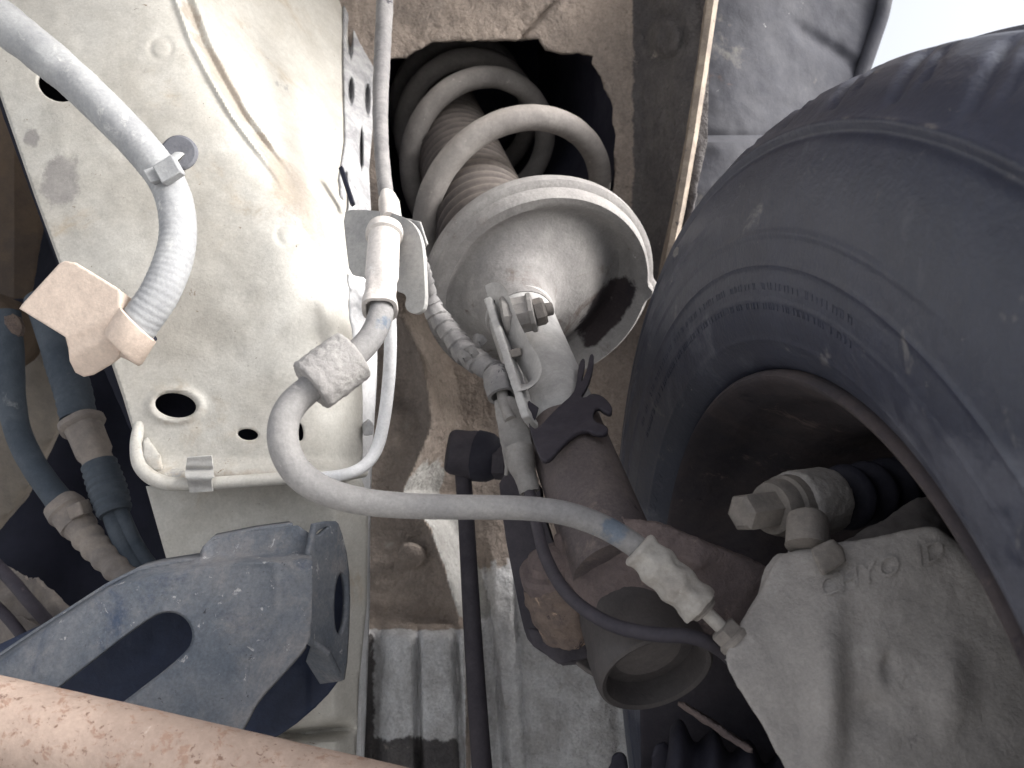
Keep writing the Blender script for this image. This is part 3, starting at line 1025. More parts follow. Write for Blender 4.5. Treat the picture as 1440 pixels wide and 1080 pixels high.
# bellows round the damper rod
bp = []
Lb, nb = .40, 30
for i in range(nb * 6 + 1):
    t = i / (nb * 6)
    bp.append((-.004 - t * Lb, .043 - .004 * t + .0022 * math.sin(2 * math.pi * nb * t)))
lathe('dust_bellows', SA, SU, bp, m_boot, strut, n=56, angle=60)
# perch: flat brim, dished underside, hub that fairs into the tube; pressed dent on one side


def perch_fn(t, r, th):
    dt = dr = 0.0
    # dent towards the wheel side
    c = math.atan2(math.sin(th - DENT), math.cos(th - DENT))
    k = (.5 + .5 * math.cos(c)) ** 2
    if t > -.009:
        dt -= (.001 + .022 * k) * math.exp(-((r - .0645) / .0115) ** 2)
    # small lug pulled out of the rim
    if r > .080:
        lc = math.atan2(math.sin(th - LUG), math.cos(th - LUG))
        k2 = math.exp(-(lc / .06) ** 2)
        dr += .0060 * k2
    dt += .0006 * math.sin(3 * th + .6)
    return dt, dr


# dent direction: picture right and slightly down
wdir = Vector((.85, 0, -.55))
wdir = (wdir - SU * wdir.dot(SU)).normalized()
HUB = (SA - PA) - SU * (SA - PA).dot(SU)
DENT = math.atan2(wdir.dot(SU.cross(su).normalized()), wdir.dot(su))
wl = Vector((1, 0, -.10))
wl = (wl - SU * wl.dot(SU)).normalized()
LUG = math.atan2(wl.dot(SU.cross(su).normalized()), wl.dot(su))
perch_prof = [(-.030, .0790), (-.028, .0860), (-.020, .0892), (-.013, .0892), (-.011, .0870), (-.0102, .0846), (-.0020, .0830), (.0004, .0812), (.0004, .0745), (-.0022, .0722), (-.0040, .0700), (-.0045, .0660),
              (-.003, .0600), (-.001, .0530), (.002, .0460), (.006, .0390), (.012, .0335), (.018, .0280), (.028, .0252), (.034, .0236)]
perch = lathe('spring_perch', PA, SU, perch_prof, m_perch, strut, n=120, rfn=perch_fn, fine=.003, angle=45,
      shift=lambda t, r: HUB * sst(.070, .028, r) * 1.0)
trough_shade = perch.data.attributes.new('trough_shade', 'FLOAT', 'POINT')  # shade of the trough, painted dark into the perch colour
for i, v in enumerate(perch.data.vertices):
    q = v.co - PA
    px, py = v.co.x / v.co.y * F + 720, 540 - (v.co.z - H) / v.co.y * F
    e = ((px - 853) * .60 + (py - 436) * -.80, (px - 853) * .80 + (py - 436) * .60)      # along and across the painted shade
    trough_shade.data[i].value = .95 * math.exp(-(abs(e[0]) / 66) ** 2.4 - (abs(e[1]) / 30) ** 2.6) if q.dot(SU) < .004 else 0.0
tube = lathe('damper_tube', SA, SU, [(.010, .0226), (.268, .0226)], m_tube, strut, n=64, fine=.008)
# a paler coat covers the upper length of the tube
lathe('upper_coat', SA, SU, [(.012, .0226), (.016, .0230), (.150, .0230), (.164, .0229), (.1645, .0226)], m_palesteel, strut, n=64, fine=.006,
      rfn=lambda t, r, th: (.0015 * math.sin(2 * th) + .001 * math.sin(5 * th + 1) if t > .155 else 0, 0))
lathe('tube_collar', SA, SU, [(.030, .0236), (.033, .0250), (.040, .0250), (.043, .0236)], m_palesteel, strut, n=64)

# dark hose bracket wrapped on the tube, with its hooks
hb = chaikin([(742, 592), (750, 603), (757, 602), (782, 575), (806, 554), (811, 540), (813, 516), (818, 504), (823, 505), (822, 518), (817, 536), (819, 536), (826, 518), (829, 500), (833, 497), (836, 503), (832, 528), (823, 548), (816, 556),
              (822, 560), (832, 553), (846, 556), (857, 566), (862, 576), (858, 581), (849, 577), (842, 571), (836, 575), (833, 586), (838, 594), (849, 597), (856, 602), (853, 609), (838, 609), (824, 602), (806, 611), (788, 628), (776, 643), (766, 647), (758, 640)], 1)
hook = sheet('hose_bracket', hb, plane((750, 560, .432), (800, 650, .386), (850, 570, .424)), 1.5, m_black, strut, thick=.003)
sweep('bracket_pin', [P(836, 603, .418), P(832, 620, .418), P(829, 640, .42)], [.0015, .0017, .0013], m_black, strut, n=10)
# folded light bracket that carries the sensor lead
brk = thing('clamp_bracket', 'narrow folded pale bracket bolted flat against the strut tube', 'bracket', P(745, 600, .42))
b0, b1 = P(694, 432, .478), P(748, 598, .428)
bd_ = (b1 - b0)
side = Vector((1, -.25, .33)).normalized()
deep = bd_.normalized().cross(side).normalized()
cast('folded_strip', [box_data((b0 + b1) / 2, bd_ * .5, side * .0024, deep * .011)], m_palesteel, brk, voxel=.0009, smooth=1, lump=.0004, lump_s=150, fine=.0001)
sweep('strip_loop', [P(690, 424, .478), P(699, 421, .474), P(708, 432, .468), P(722, 468, .458), (P(738, 500, .448)), P(750, 520, .440), P(752, 533, .437), P(745, 542, .436), P(733, 545, .437)], .0105, m_palesteel, brk, n=4, sub=8, squash=.17, angle=50)
boss = lathe2('boss', P(709, 449, .468), P(752, 439, .466), [(0, .0118), (.08, .0130), (.2, .0124), (.28, .0106), (.8, .0102), (.86, .0116), (.97, .0114), (1, .0095)], m_greypl, brk, n=28, rfn=lambda t, r, th: (0, .0006 * math.sin(4 * th + 1) + .0005 * math.sin(9 * th)))
lathe2('nut', P(752, 440, .466), P(767, 436, .466), [(0, .0085), (.75, .0085), (1, .0074)], m_bolt, boss, angle=20, n=6)
lathe2('stud', P(766, 436, .466), P(776, 434, .467), [(0, .0042), (1, .0040)], m_bolt, boss, n=18)
box('strip_rivet', P(725, 496, .448), Vector((.0032, 0, .0008)), Vector((-.0007, 0, .0022)), Vector((0, .003, 0)), m_bolt, brk, .0005)
box('strip_rib', P(748, 577, .430), Vector((.0028, 0, -.002)), Vector((.001, 0, .0035)), Vector((0, .003, 0)), m_black, brk, .0004)

# ------------------------------------------------------------------ sensor lead
lead = thing('sensor_lead', 'tape wrapped sensor lead with grey holder and black cable', 'cable', P(1010, 905, .36))


def wrap(s, a):
    k = (s * 105 + a / (2 * math.pi) * .7) % 1.0
    return 1 + .20 * k - .10 + .12 * noise.noise(Vector((s * 120, math.cos(a) * 1.3, math.sin(a) * 1.3)))


sweep('tape_wrap', [P(572, 318, .405), P(584, 352, .43), P(597, 395, .468), P(604, 424, .480), P(622, 454, .48), P(640, 478, .472), P(656, 497, .465), P(676, 512, .458), P(692, 520, .454), P(702, 530, .450)],
      [.0046, .0050, .0054, .0060, .0066, .0072, .0076, .0070, .0062, .0075], m_tape, lead, n=26, sub=26, rfn=wrap, angle=28)
for (x, y, d, ux, uz) in ((657, 500, .455, .005, .0035), (668, 482, .456, .0048, -.003), (646, 505, .457, .003, .003)):
    sweep('tape_end', [P(x, y, d), P(x + 6, y - 3, d - .004), P(x + 13, y + 1, d - .003)], [.0036, .0044, .0028], m_tape, lead, n=4, squash=.2, sub=6)
sv_ = lathe2('sleeve', P(699, 522, .452), P(706, 558, .440), [(0, .0070), (.1, .0086), (.5, .0090), (.85, .0086), (1, .0084), (1, .0066), (.55, .0064), (.5, 0)], m_tape, lead, n=30,
             rfn=lambda t, r, th: (.0006 * math.sin(2 * th), .0003 * math.sin(t * 1500)))
sweep('wire_core', [P(704, 540, .447), P(707, 558, .440), P(712, 576, .436), P(718, 590, .432)], .0034, m_greypl, lead, n=14)
cast('holder', [hull_data([P(694, 563, .440), P(716, 556, .436), P(737, 562, .436), P(741, 600, .432), P(750, 634, .430), P(748, 640, .432), P(730, 632, .427), P(718, 638, .427), P(704, 626, .430), P(699, 600, .432),
                           P(700, 570, .452), P(735, 570, .452), P(745, 636, .444), P(712, 632, .446)]),
                hull_data([P(703, 618, .429), P(720, 632, .426), P(717, 668, .4235), P(711, 666, .4235), P(706, 625, .436), P(714, 660, .430)])], m_greypl, lead, voxel=.0009, smooth=2, lump=.0004, lump_s=120, fine=.0001)
sweep('holder_lip', [P(712, 668, .4225), P(714, 650, .4222), P(718, 638, .4215), P(729, 632, .4208), P(742, 635, .4225), P(750, 643, .427)], .0013, m_greypl, lead, n=10)
sweep('plug_boot', [P(730, 630, .423), P(733, 652, .419), P(738, 668, .417), P(743, 684, .415)], [.0080, .0078, .0062, .0056], m_greypl, lead, n=24, sub=10)
lathe2('boot_tip', P(739, 668, .4165), P(745, 692, .4135), [(0, .0056), (.1, .0060), (1, .0056), (1, .0042), (.3, .004), (.3, 0)], m_greypl, lead, n=26)
sweep('black_cable', [P(742, 684, .4165), P(748, 708, .402), P(755, 738, .384), P(766, 780, .366), P(788, 822, .350), P(820, 855, .338), P(865, 880, .329), P(920, 892, .320), P(975, 896, .317), P(1015, 915, .322), P(1050, 950, .34)],
      [.0031, .0031, .0031, .0031, .0031, .0031, .0031, .0031, .0031, .0031, .0031], m_link, lead, n=18, sub=8)

# ------------------------------------------------------------------ stabiliser link
lk = thing('stabiliser_link', 'dark stabiliser link rod with round rubber joint at its head', 'link rod', P(682, 1100, .43))
sweep('rod', [P(650, 650, .560), P(655, 720, .545), P(663, 860, .510), P(672, 1000, .470), P(680, 1110, .437), P(692, 1290, .395)], [.0062, .0058, .0060, .0060, .0060, .0060], m_link, lk, n=28, sub=6)
lathe2('ball_housing', P(629, 634, .553), P(668, 640, .556), [(0, .0), (0, .0130), (.06, .0148), (.2, .0162), (.75, .0168), (.82, .0175), (.95, .0178), (1, .0165), (1, 0)], m_link, lk, n=44)
lathe2('rubber_boot', P(666, 640, .556), P(706, 646, .552), [(0, .0160), (.1, .0186), (.35, .0184), (.6, .0175), (.8, .0150), (.9, .0120), (1, .0110)], m_rubber, lk, n=40)
lathe2('stud_nut', P(698, 650, .548), P(718, 652, .545), [(0, .0125), (.8, .0120), (1, .010)], m_link, lk, n=6, angle=20)

# ------------------------------------------------------------------ knuckle group
kn = thing('steering_knuckle', 'rust covered steering knuckle clamped to the lower end of the strut', 'knuckle', P(900, 900, .42))
cast('knuckle_casting', [
    hull_data([P(776, 752, .388), P(860, 728, .368), P(930, 734, .357), P(1005, 770, .352), P(1085, 800, .356), P(1085, 880, .356), P(1000, 900, .350), P(900, 890, .350), P(835, 875, .355), P(795, 815, .368),
               P(800, 760, .46), P(950, 750, .45), P(1080, 820, .44), P(1000, 900, .43), P(860, 880, .44)]),
    hull_data([P(870, 724, .368), P(930, 740, .358), P(1000, 780, .350), P(990, 800, .346), P(900, 765, .356), P(940, 780, .40)])], m_rust, kn, voxel=.0022, smooth=5, lump=.0012, lump_s=60, fine=.0006, fine_s=260)
bb = cast('rusty_boss', [lathe_data(P(800, 858, .392), Vector((-.28, -.25, 1)), [(-.012, .0175), (.010, .0200), (.020, .0190), (.026, .0165), (.031, .010), (.032, 0)], n=36),
                         hull_data([P(768, 868, .385), P(830, 885, .380), P(850, 850, .385), P(770, 830, .39), P(820, 850, .41), P(830, 902, .385), P(800, 900, .39)])], m_rustb, kn, voxel=.0016, smooth=4, lump=.0016, lump_s=90, fine=.0006)
lathe('boss_cap', P(784, 816, .388), Vector((-.20, -.35, 1)), [(.000, .0172), (.003, .0186), (.007, .0186), (.009, .0170), (.010, .0140), (.014, .0128), (.016, .0090), (.018, .0050), (.0185, 0)], m_rust, kn, n=40,
      rfn=lambda t, r, th: (0, .0006 * math.sin(5 * th)))
la = thing('ball_joint_arm', 'dark flat steel arm running down to the rusty boss', 'arm', P(780, 930, .41))
sheet('arm_plate', chaikin([(700, 660), (755, 660), (768, 745), (800, 800), (850, 880), (848, 915), (792, 936), (770, 922), (744, 905), (735, 880), (722, 815), (708, 740)], 1), plane((705, 735, .455), (790, 936, .405), (850, 900, .405)), 3.0, m_link, la, thick=.008, bevel=.001)
cast('arm_end', [hull_data([P(740, 882, .400), P(790, 892, .396), P(836, 905, .396), P(832, 924, .396), P(786, 936, .396), P(750, 908, .398), P(760, 890, .42), P(830, 910, .42)])], m_link, la, voxel=.0012, smooth=2)
sheet('arm_tongue', chaikin([(795, 915), (850, 915), (860, 950), (845, 952), (820, 938)], 1), plane((795, 915, .41), (860, 915, .41), (850, 950, .40)), 2.2, m_cup, la, thick=.004)

cup = thing('joint_cup', 'round steel joint cup open at its lower face', 'joint', P(925, 960, .35))
cu_ax = Vector((.20, -.80, -.56)).normalized()
c0 = P(924, 950, .346)
lathe('cup_shell', c0, cu_ax, [(-.050, .018), (-.049, .0250), (-.030, .0262), (-.020, .0266), (-.0185, .0275), (-.004, .0276), (-.001, .0270), (0, .0256), (-.001, .0236), (-.004, .0228), (-.012, .0220)], m_joint, cup, n=72)
lathe('cup_floor', c0, cu_ax, [(-.015, .0226), (-.0125, .0216), (-.012, .016), (-.0115, .006), (-.0115, 0)], m_cup, cup, n=48)

# dark drive parts below
dp = thing('lower_arm', 'dark lower arm with a rough grey top edge under the joint cup', 'control arm', P(1050, 1090, .40))
sheet('arm_web', [(905, 930), (1020, 900), (1110, 1000), (1180, 1130), (1180, 1330), (905, 1330), (900, 1000)], plane((910, 960, .44), (1100, 1000, .40), (1000, 1130, .42)), 5.0, m_black, dp, thick=.006)
cast('arm_edge', [hull_data([P(948, 984, .378), P(962, 988, .374), P(1060, 1052, .352), P(1056, 1060, .352), P(1030, 1046, .36), P(952, 992, .378), P(1000, 1010, .40), P(1060, 1060, .37)])], m_rust, dp, voxel=.0012, smooth=2, lump=.0008, lump_s=120)
cvb = thing('drive_boot', 'black ribbed drive shaft boot at the lower arm', 'rubber boot', P(1000, 1110, .36))
cp = []
for i in range(61):
    t = i / 60
    cp.append((t * .085, .0240 - .006 * t + .0042 * math.sin(t * 2 * math.pi * 5)))
lathe('boot_bellows', P(935, 1092, .385), Vector((1, -.22, -.14)), cp, m_rubber, cvb, n=56, angle=60)
for i, (x, y, pk) in enumerate(((868, 1070, 1056), (928, 1060, 1042))):
    lb = 'black pointed rubber fin below the pale guard' if i == 0 else 'black pointed rubber fin against the ribbed boot'
    fo = cast('rubber_fin', [hull_data([P(x - 42, 1230, .40), P(x - 8, pk + 4, .392), P(x + 6, pk, .392), P(x + 14, pk + 8, .394), P(x + 44, 1230, .40), P(x - 36, 1230, .43), P(x + 6, pk + 4, .42), P(x + 40, 1230, .43)])], m_rubber, None, voxel=.0016, smooth=3)
    tag(fo, lb, 'rubber fin')

# ------------------------------------------------------------------ brake hose, its bracket and the brake line
bh = thing('hose_bracket', 'pale zinc hose bracket with hooked tail standing off the rail edge', 'bracket', P(500, 400, .40))
hpl = plane((484, 300, .400), (590, 330, .372), (590, 440, .366))
sheet('plate', chaikin([(482, 298), (498, 294), (548, 298), (570, 306), (584, 318), (592, 336), (595, 356), (597, 390), (598, 425), (594, 437), (583, 442), (573, 438), (569, 428), (572, 420), (569, 413), (559, 410), (551, 401), (524, 398), (508, 388), (492, 386), (487, 350)], 1), hpl, 1.6, m_zinc, bh, thick=.0026, bevel=.0005)
sheet('spring_clip', [(560, 306), (590, 311), (600, 342), (592, 352), (570, 330)], lambda x, y: hpl(x, y) + .006, 1.6, m_zinc, bh, thick=.0014)
bl = thing('brake_line', 'taped grey brake line running along the rail edge', 'brake line', P(547, 300, .39))
sweep('line_tube', [P(540, -60, .56), P(541, 0, .54), P(538, 70, .515), P(535, 140, .485), P(536, 200, .460), P(540, 250, .435), P(545, 285, .415)], [.0062, .0060, .0056, .0050, .0045, .0043, .0042], m_tape, bl, n=20, sub=22,
      rfn=lambda s, a: 1 + .05 * noise.noise(Vector((s * 140, math.cos(a), math.sin(a)))) - .05 * (((s * 38 + .03 * math.sin(a)) % 1) < .06))
lathe2('line_nut', P(545, 276, .415), P(549, 312, .385), [(0, .0044), (.15, .0048), (.25, .0056), (.9, .0056), (1, .0052)], m_cream, bl, n=18, rfn=lambda t, r, th: (0, .0004 * math.sin(3 * th)))
hose = thing('brake_hose', 'grey flexible rubber brake hose sweeping from rail bracket to caliper', 'hose', P(1020, 890, .32))
ft = lathe2('hose_end_fitting', P(541, 322, .374), P(534, 436, .343), [(0, .0085), (.04, .0090), (.10, .0090), (.115, .0076), (.60, .0074), (.66, .0066), (.72, .0070), (.80, .0068), (.86, .0074), (.94, .0084), (1.0, .0084), (1.0, .0066), (.93, .0062), (.9, 0)], m_cream, hose, n=40,
            rfn=lambda t, r, th: (0, .0005 * math.sin(4 * th + 90 * t) * (1 if t > .022 else .2)))
hp_ = [(538, 425, .348), (534, 448, .340), (522, 474, .334), (500, 498, .329), (470, 522, .324), (436, 546, .319), (409, 572, .315), (398, 602, .312), (402, 636, .310), (422, 668, .310), (458, 691, .310), (510, 705, .311), (570, 711, .312), (640, 713, .314), (720, 714, .316), (780, 719, .318), (828, 732, .320), (868, 751, .321), (905, 776, .321)]
rh = sweep('rubber_hose', [P(*q) for q in hp_], [.0056, .0056, .0056, .0056, .0057, .0059, .0061, .0062, .0062, .0061, .0058, .0055, .0053, .0051, .0050, .0050, .0050, .0050, .0050], m_hose, hose, n=36, sub=14,
      rfn=lambda s, a: 1 + .006 * math.sin(a * 18) + .012 * noise.noise(Vector((s * 70, math.cos(a), math.sin(a)))))
bare = rh.data.attributes.new('bare', 'FLOAT', 'POINT')
for i, v in enumerate(rh.data.vertices):
    px, py = v.co.x / v.co.y * F + 720, 540 - (v.co.z - H) / v.co.y * F
    bare.data[i].value = .55 * max(gauss(math.hypot(px - 537, py - 452), 0, 24), gauss(math.hypot(px - 862, py - 748), 0, 42), .7 * gauss(math.hypot((px - 410) * 1.5, py - 662), 0, 34))
fm = lathe2('foam_sleeve', P(497, 499, .3285), P(437, 544, .3195), [(0, .0056), (0, .0108), (.04, .0117), (.5, .0119), (.96, .0118), (1, .0112), (1, .0058)], m_foam, hose, n=64, fine=.0007,
            rfn=lambda t, r, th: (.0005 * noise.noise(Vector((math.cos(th) * 6, math.sin(th) * 6, r * 500))), .0005 * noise.noise(Vector((t * 420, math.cos(th) * 6, math.sin(th) * 6))) if r > .008 else 0), angle=50)
cr = []
for i in range(61):
    t = i / 60
    r = .0082 - .0002 * t + .0007 * math.cos(t * 2 * math.pi * 3.2)
    if t < .06:
        r = .0066 + (r - .0066) * math.sqrt(t / .06)
    cr.append((t, r))
lathe2('crimp_fitting', P(896, 770, .321), P(986, 854, .313), cr + [(1.0, .0070), (1.01, .0068)], m_crimp, hose, n=44,
       rfn=lambda t, r, th: (0, .0006 * math.sin(6 * th + 40 * t) * math.sin(t * 300) + .0003 * noise.noise(Vector((t * 300, math.cos(th) * 3, math.sin(th) * 3)))), angle=60)
lathe2('crimp_collar', P(985, 853, .313), P(992, 860, .3125), [(0, .0066), (.4, .0070), (.5, .0058), (.6, .0060), (1, .0056), (1, .003)], m_bolt, hose, n=32)
sweep('steel_stub', [P(988, 856, .3125), P(1004, 872, .311), P(1022, 890, .309)], .0029, m_crimp, hose, n=20, sub=2)
nut = lathe2('union_nut', P(1014, 882, .310), P(1034, 902, .308), [(0, .0050), (.08, .0064), (.72, .0064), (.8, .0058), (.95, .0058)], m_bolt, hose, n=6, angle=20, off=.3)
lathe2('seat_washer', P(1028, 896, .3085), P(1036, 904, .3075), [(0, .0062), (.3, .0070), (1, .0070)], m_bolt, hose, n=32)
thin = tag(sweep('return_line', [P(546, 410, .42), P(549, 470, .425), P(547, 530, .43), P(540, 590, .435), P(530, 630, .435), P(512, 655, .43), P(484, 667, .425), P(440, 672, .43)], [.0034, .0035, .0036, .0036, .0036, .0034, .0032, .003], m_pale, None, n=18, sub=10),
           'thin pale metal line looping below the hose bracket', 'pipe')

# ------------------------------------------------------------------ caliper
cal = thing('brake_caliper', 'dust caked cast brake caliper inside the wheel', 'caliper', P(1200, 1090, .30))


def pits(co, n):
    d = co.y
    px, py = co.x / d * F + 720, 540 - (co.z - H) / d * F
    k = 0.0
    if n.y < -.1:
        for cx, cy, rx, ry, a in ((1233, 1002, 20, 24, .0042), (1252, 938, 10, 20, .0028), (1330, 960, 30, 60, -.004), (1160, 960, 28, 130, -.0055), (1205, 1000, 24, 120, .003), (1085, 900, 26, 36, .003)):
            k += a * math.exp(-((px - cx) / rx) ** 2 - ((py - cy) / ry) ** 2)
    return co + Vector((0, 1, 0)) * k


cast('caliper_body', [
    hull_data([P(1012, 922, .300), P(1018, 940, .296), P(1040, 884, .307), P(1078, 846, .315), P(1096, 778, .325), P(1130, 782, .324), P(1190, 806, .313), P(1250, 775, .312), P(1316, 738, .312), P(1390, 790, .31), P(1440, 870, .295), P(1500, 1000, .28), P(1500, 1130, .27), P(1130, 1130, .278), P(1100, 1030, .290),
               P(1060, 860, .345), P(1110, 800, .36), P(1320, 760, .36), P(1460, 900, .35), P(1460, 1100, .33), P(1140, 1110, .33), P(1040, 930, .325)]),
    hull_data([P(1066, 818, .330), P(1072, 795, .332), P(1098, 770, .332), P(1110, 790, .330), P(1090, 860, .328), P(1070, 850, .33), P(1085, 810, .35)]),
], m_cal, cal, voxel=.0016, smooth=14, lump=.0012, lump_s=38, fine=.0002, fine_s=320, post=pits)
cast('caliper_bracket', [hull_data([P(1172, 770, .336), P(1210, 752, .338), P(1250, 728, .345), P(1290, 700, .355), P(1330, 690, .365), P(1360, 760, .35), P(1310, 780, .325), P(1195, 815, .320), P(1200, 770, .38), P(1330, 720, .40), P(1340, 790, .36)])], m_cup, cal, voxel=.0018, smooth=4, lump=.0012, lump_s=70, fine=.0004)
pa, pb = P(1040, 722, .345), P(1300, 682, .418)
pu = (pb - pa)
PL = pu.length


def pin(name, t0, t1, prof, mat, par, **kw):
    return lathe2(name, pa + pu * t0, pa + pu * t1, prof, mat, par, **kw)


bs_ = cast('pin_boss', [lathe_data(pa + pu * .235, pu, [(0, .0140), (.003, .0164), (.024, .0164), (.027, .0158)], n=40),
                        hull_data([P(1112, 735, .345), P(1150, 730, .348), P(1140, 790, .335), P(1105, 790, .335), P(1120, 760, .37), P(1145, 760, .36)])], m_cal, cal, voxel=.0012, smooth=3, lump=.0005, lump_s=120, fine=.0003)
bo = pin('slide_bolt', .0, .16, [(0, .0062), (.06, .0084), (.12, .0089), (1, .0089)], m_bolt, cal, n=6, angle=20, off=.35)
pin('bolt_washer', .14, .25, [(0, .0118), (.25, .0132), (.5, .0132), (.6, .0146), (1, .0148)], m_bolt, bo, n=36)
bt = []
for i in range(49):
    t = i / 48
    bt.append((t, .0140 + .0016 * t + .0024 * math.sin(t * 2 * math.pi * 4.2)))
pin('pin_bellows', .50, 1.0, bt, m_rubber, cal, n=44, angle=60)
lathe2('bleed_stub', P(1136, 770, .324), P(1136, 722, .333), [(0, .0092), (.1, .0090), (.75, .0086), (.9, .0080), (1, .006)], m_bolt, cal, n=30, rfn=lambda t, r, th: (0, .0003 * math.sin(4 * th)))
cast('cast_lug', [hull_data([P(1138, 772, .310), P(1170, 757, .310), P(1185, 768, .310), P(1191, 790, .307), P(1156, 811, .303), P(1148, 792, .306), P(1150, 780, .335), P(1185, 775, .335), P(1165, 800, .33)])], m_bolt, cal, voxel=.0010, smooth=2, lump=.0003, fine=.0002)
from mathutils.bvhtree import BVHTree


def surface(o):
    me = o.data
    return BVHTree.FromPolygons([v.co for v in me.vertices], [tuple(p.vertices) for p in me.polygons])


body = [c for c in cal.children if c.name.startswith('caliper_body')][0]
bvh = surface(body)


def letters(x, y, h, w):
    s = x / w
    px = 1152 + 176 * s
    py = 842 - 56 * s - y * 1.0
    px += y * -.10
    org = Vector((0, 0, H))
    dr = (P(px, py, 1.0) - org).normalized()
    hit = bvh.ray_cast(org, dr)
    dist = hit[3] if hit[3] else .32
    return org + dr * (dist - h)


link('raised_letters', text_mesh('CHYO  ID', 42, letters, .0011), m_cal, body, 40)

# ------------------------------------------------------------------ wheel
WC = Vector((.1333, .3683, -.1822 + H))
WA = Vector((-9.0992, -1.0, -.2794)).normalized()
wheel = thing('wheel', 'dusty black tyre on a rusty steel rim', 'wheel', Vector((WC.x + .08, WC.y, 0.0)))
side_prof = [(-.004, .188), (.003, .191), (.009, .197), (.0145, .206), (.0185, .218), (.0208, .232), (.0212, .246), (.0200, .260), (.0175, .273), (.0145, .283), (.0120, .290), (.0095, .2945)]
tread_prof = [(.007, .2975), (.001, .304), (-.010, .3120), (-.025, .3190), (-.05, .3255), (-.085, .3290), (-.12, .3265), (-.15, .3190), (-.168, .309), (-.180, .297)]
out_prof = [(-.188, .282), (-.194, .26), (-.194, .235), (-.188, .212), (-.178, .196), (-.172, .188)]


def fine_prof(p, st):
    q = [p[0]]
    for (t0, r0), (t1, r1) in zip(p, p[1:]):
        k = max(1, round(math.hypot(t1 - t0, r1 - r0) / st))
        q += [(t0 + (t1 - t0) * i / k, r0 + (r1 - r0) * i / k) for i in range(1, k + 1)]
    return q


cr_side = catmull([Vector((t, r, 0)) for t, r in side_prof], 12)
tyre_prof = [(v.x, v.y) for v in cr_side] + fine_prof(tread_prof, .0045) + fine_prof(out_prof, .02)


def tyre_fn(t, r, th):
    dt = dr = 0.0
    deg = math.degrees(th)
    if deg > 180:
        deg -= 360
    if t > .002 and r < .2965:
        for rc, w, a in ((.2365, .0010, .0008), (.2215, .0006, .0004), (.2035, .0012, .0005), (.2880, .0018, -.0016), (.2925, .0018, .0016)):
            dt += a * math.exp(-((r - rc) / w) ** 2)
        k = sst(4, 16, deg) * sst(86, 70, deg)
        for rc in (.2700 - .00018 * deg, .2640 - .00018 * deg):
            dt += .0012 * k * math.exp(-((r - rc) / .0012) ** 2)
        k = sst(-40, -25, deg) * sst(34, 28, deg)
        dt += .0010 * k * math.exp(-((r - .2500) / .0012) ** 2)
        # damage mark with torn rubber
        dt += .0022 * math.exp(-((r - .2795) / .004) ** 2 - ((deg - 20.5) / 1.0) ** 2) * math.sin(deg * 5)
    if t <= .0085 and r > .2935:
        pos = th * .32 + .9 * t + .004 * math.sin(t * 60)
        ph = (pos / .0437) % 1.0
        g = math.exp(-((ph - .5) / .075) ** 2)
        zone = sst(.0085, .003, t) * sst(-.17, -.16, t) * (sst(-.030, -.024, t) + sst(-.055, -.060, t) * .8)
        dr -= .0032 * g * zone
        ph2 = ((pos + .012) / .0437) % 1.0
        dr -= .0024 * math.exp(-((ph2 - .5) / .05) ** 2) * sst(.006, -.003, t) * sst(-.026, -.020, t)
        for tc in (-.042, -.082, -.122):
            dr -= .006 * math.exp(-((t - tc) / .005) ** 2)
    return dt, dr


tyre = lathe('tyre', WC, WA, tyre_prof, m_tyre, wheel, n=864, rfn=tyre_fn, closed=True, angle=50)


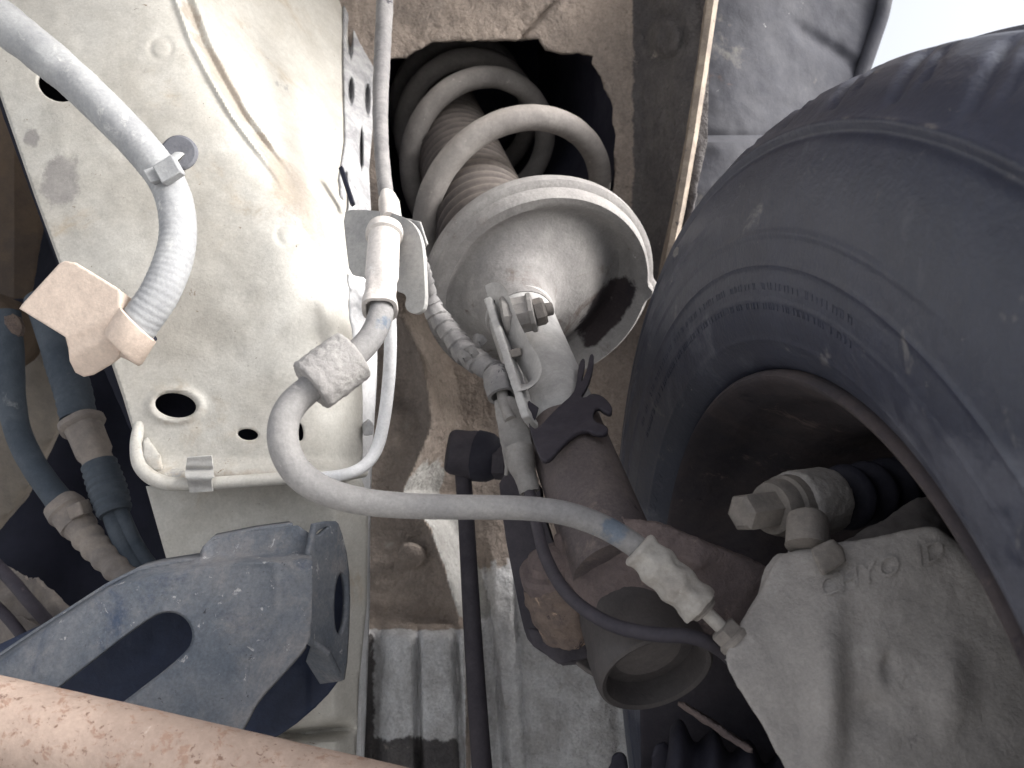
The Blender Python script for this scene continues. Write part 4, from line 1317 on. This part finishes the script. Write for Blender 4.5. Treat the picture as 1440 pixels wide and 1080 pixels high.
sc = tyre.data.attributes.new('scuff', 'FLOAT', 'POINT')
fa, fu, fw = frame(WA)
for i, v in enumerate(tyre.data.vertices):
    q = v.co - WC
    t = q.dot(fa)
    x_, y_ = q.dot(fu), q.dot(fw)
    r = math.hypot(x_, y_)
    deg = math.degrees(math.atan2(y_, x_))
    k = 0.0
    if t > .004:
        k = max(.42 * gauss(r, .2930, .0022), .36 * gauss(r, .2365, .0016), .34 * gauss(r, .250, .0014) * sst(-40, -25, deg) * sst(34, 28, deg))
        for rc in (.2700 - .00018 * deg, .2640 - .00018 * deg):
            k = max(k, .40 * gauss(r, rc, .0015) * sst(4, 16, deg) * sst(86, 70, deg))
        k = max(k, .9 * gauss(r, .2800, .0045) * gauss(deg, 20.5, .9))
    elif t > -.03:
        k = .22 * sst(-.030, -.004, t)
    sc.data[i].value = k


def side_t(r):
    return interp([(q[1], q[0]) for q in side_prof if q[1] >= .19], r)


wa, wu, wv = frame(WA)


def tyre_point(r, th, h):
    return WC + wa * (side_t(r) + h) + (wu * math.cos(th) + wv * math.sin(th)) * r


th0 = math.radians(62.5)
link('raised_letters', text_mesh('DOT 108V', .0085, lambda x, y, h, w: tyre_point(.1985 + y, th0 - x / .1985, h), .0006), m_tyre, tyre, 40)
# two rows of tiny worn moulding marks, too rubbed to read
tv, tf = [], []
for r0 in (.2262, .2176):
    a = math.radians(-26)
    while a < math.radians(48):
        w = random.choice((.0007, .0008, .0016, .0020)) / r0
        h_ = random.choice((.0026, .0030, .0030))
        if random.random() < .86:
            b = len(tv)
            for hh in (-.0003, .0004):
                for (aa, rr_) in ((a, r0), (a + w, r0), (a + w, r0 + h_), (a, r0 + h_)):
                    tv.append(tyre_point(rr_, aa, hh))
            tf += [(b + 4, b + 5, b + 6, b + 7), (b, b + 1, b + 5, b + 4), (b + 1, b + 2, b + 6, b + 5), (b + 2, b + 3, b + 7, b + 6), (b + 3, b, b + 4, b + 7)]
        a += w + random.choice((.0008, .0012, .0030)) / r0
mm = link('moulding_marks', mesh_from(tv, tf), m_tyre, tyre, 40)
mm['kind'] = 'stuff'

rim_prof = [(-.006, .1885), (.0005, .1895), (.0040, .1885), (.0052, .1865), (.0040, .1845), (-.001, .1820), (-.008, .1780), (-.014, .1750), (-.022, .1735), (-.032, .1680), (-.046, .1600), (-.060, .1565), (-.100, .1550), (-.128, .1530),
            (-.138, .1470), (-.140, .135), (-.132, .115), (-.126, .095), (-.128, .075), (-.136, .065), (-.136, .0)]
rim = lathe('rim', WC, WA, rim_prof, m_rim, wheel, n=160, fine=.006, angle=50, cap=False)
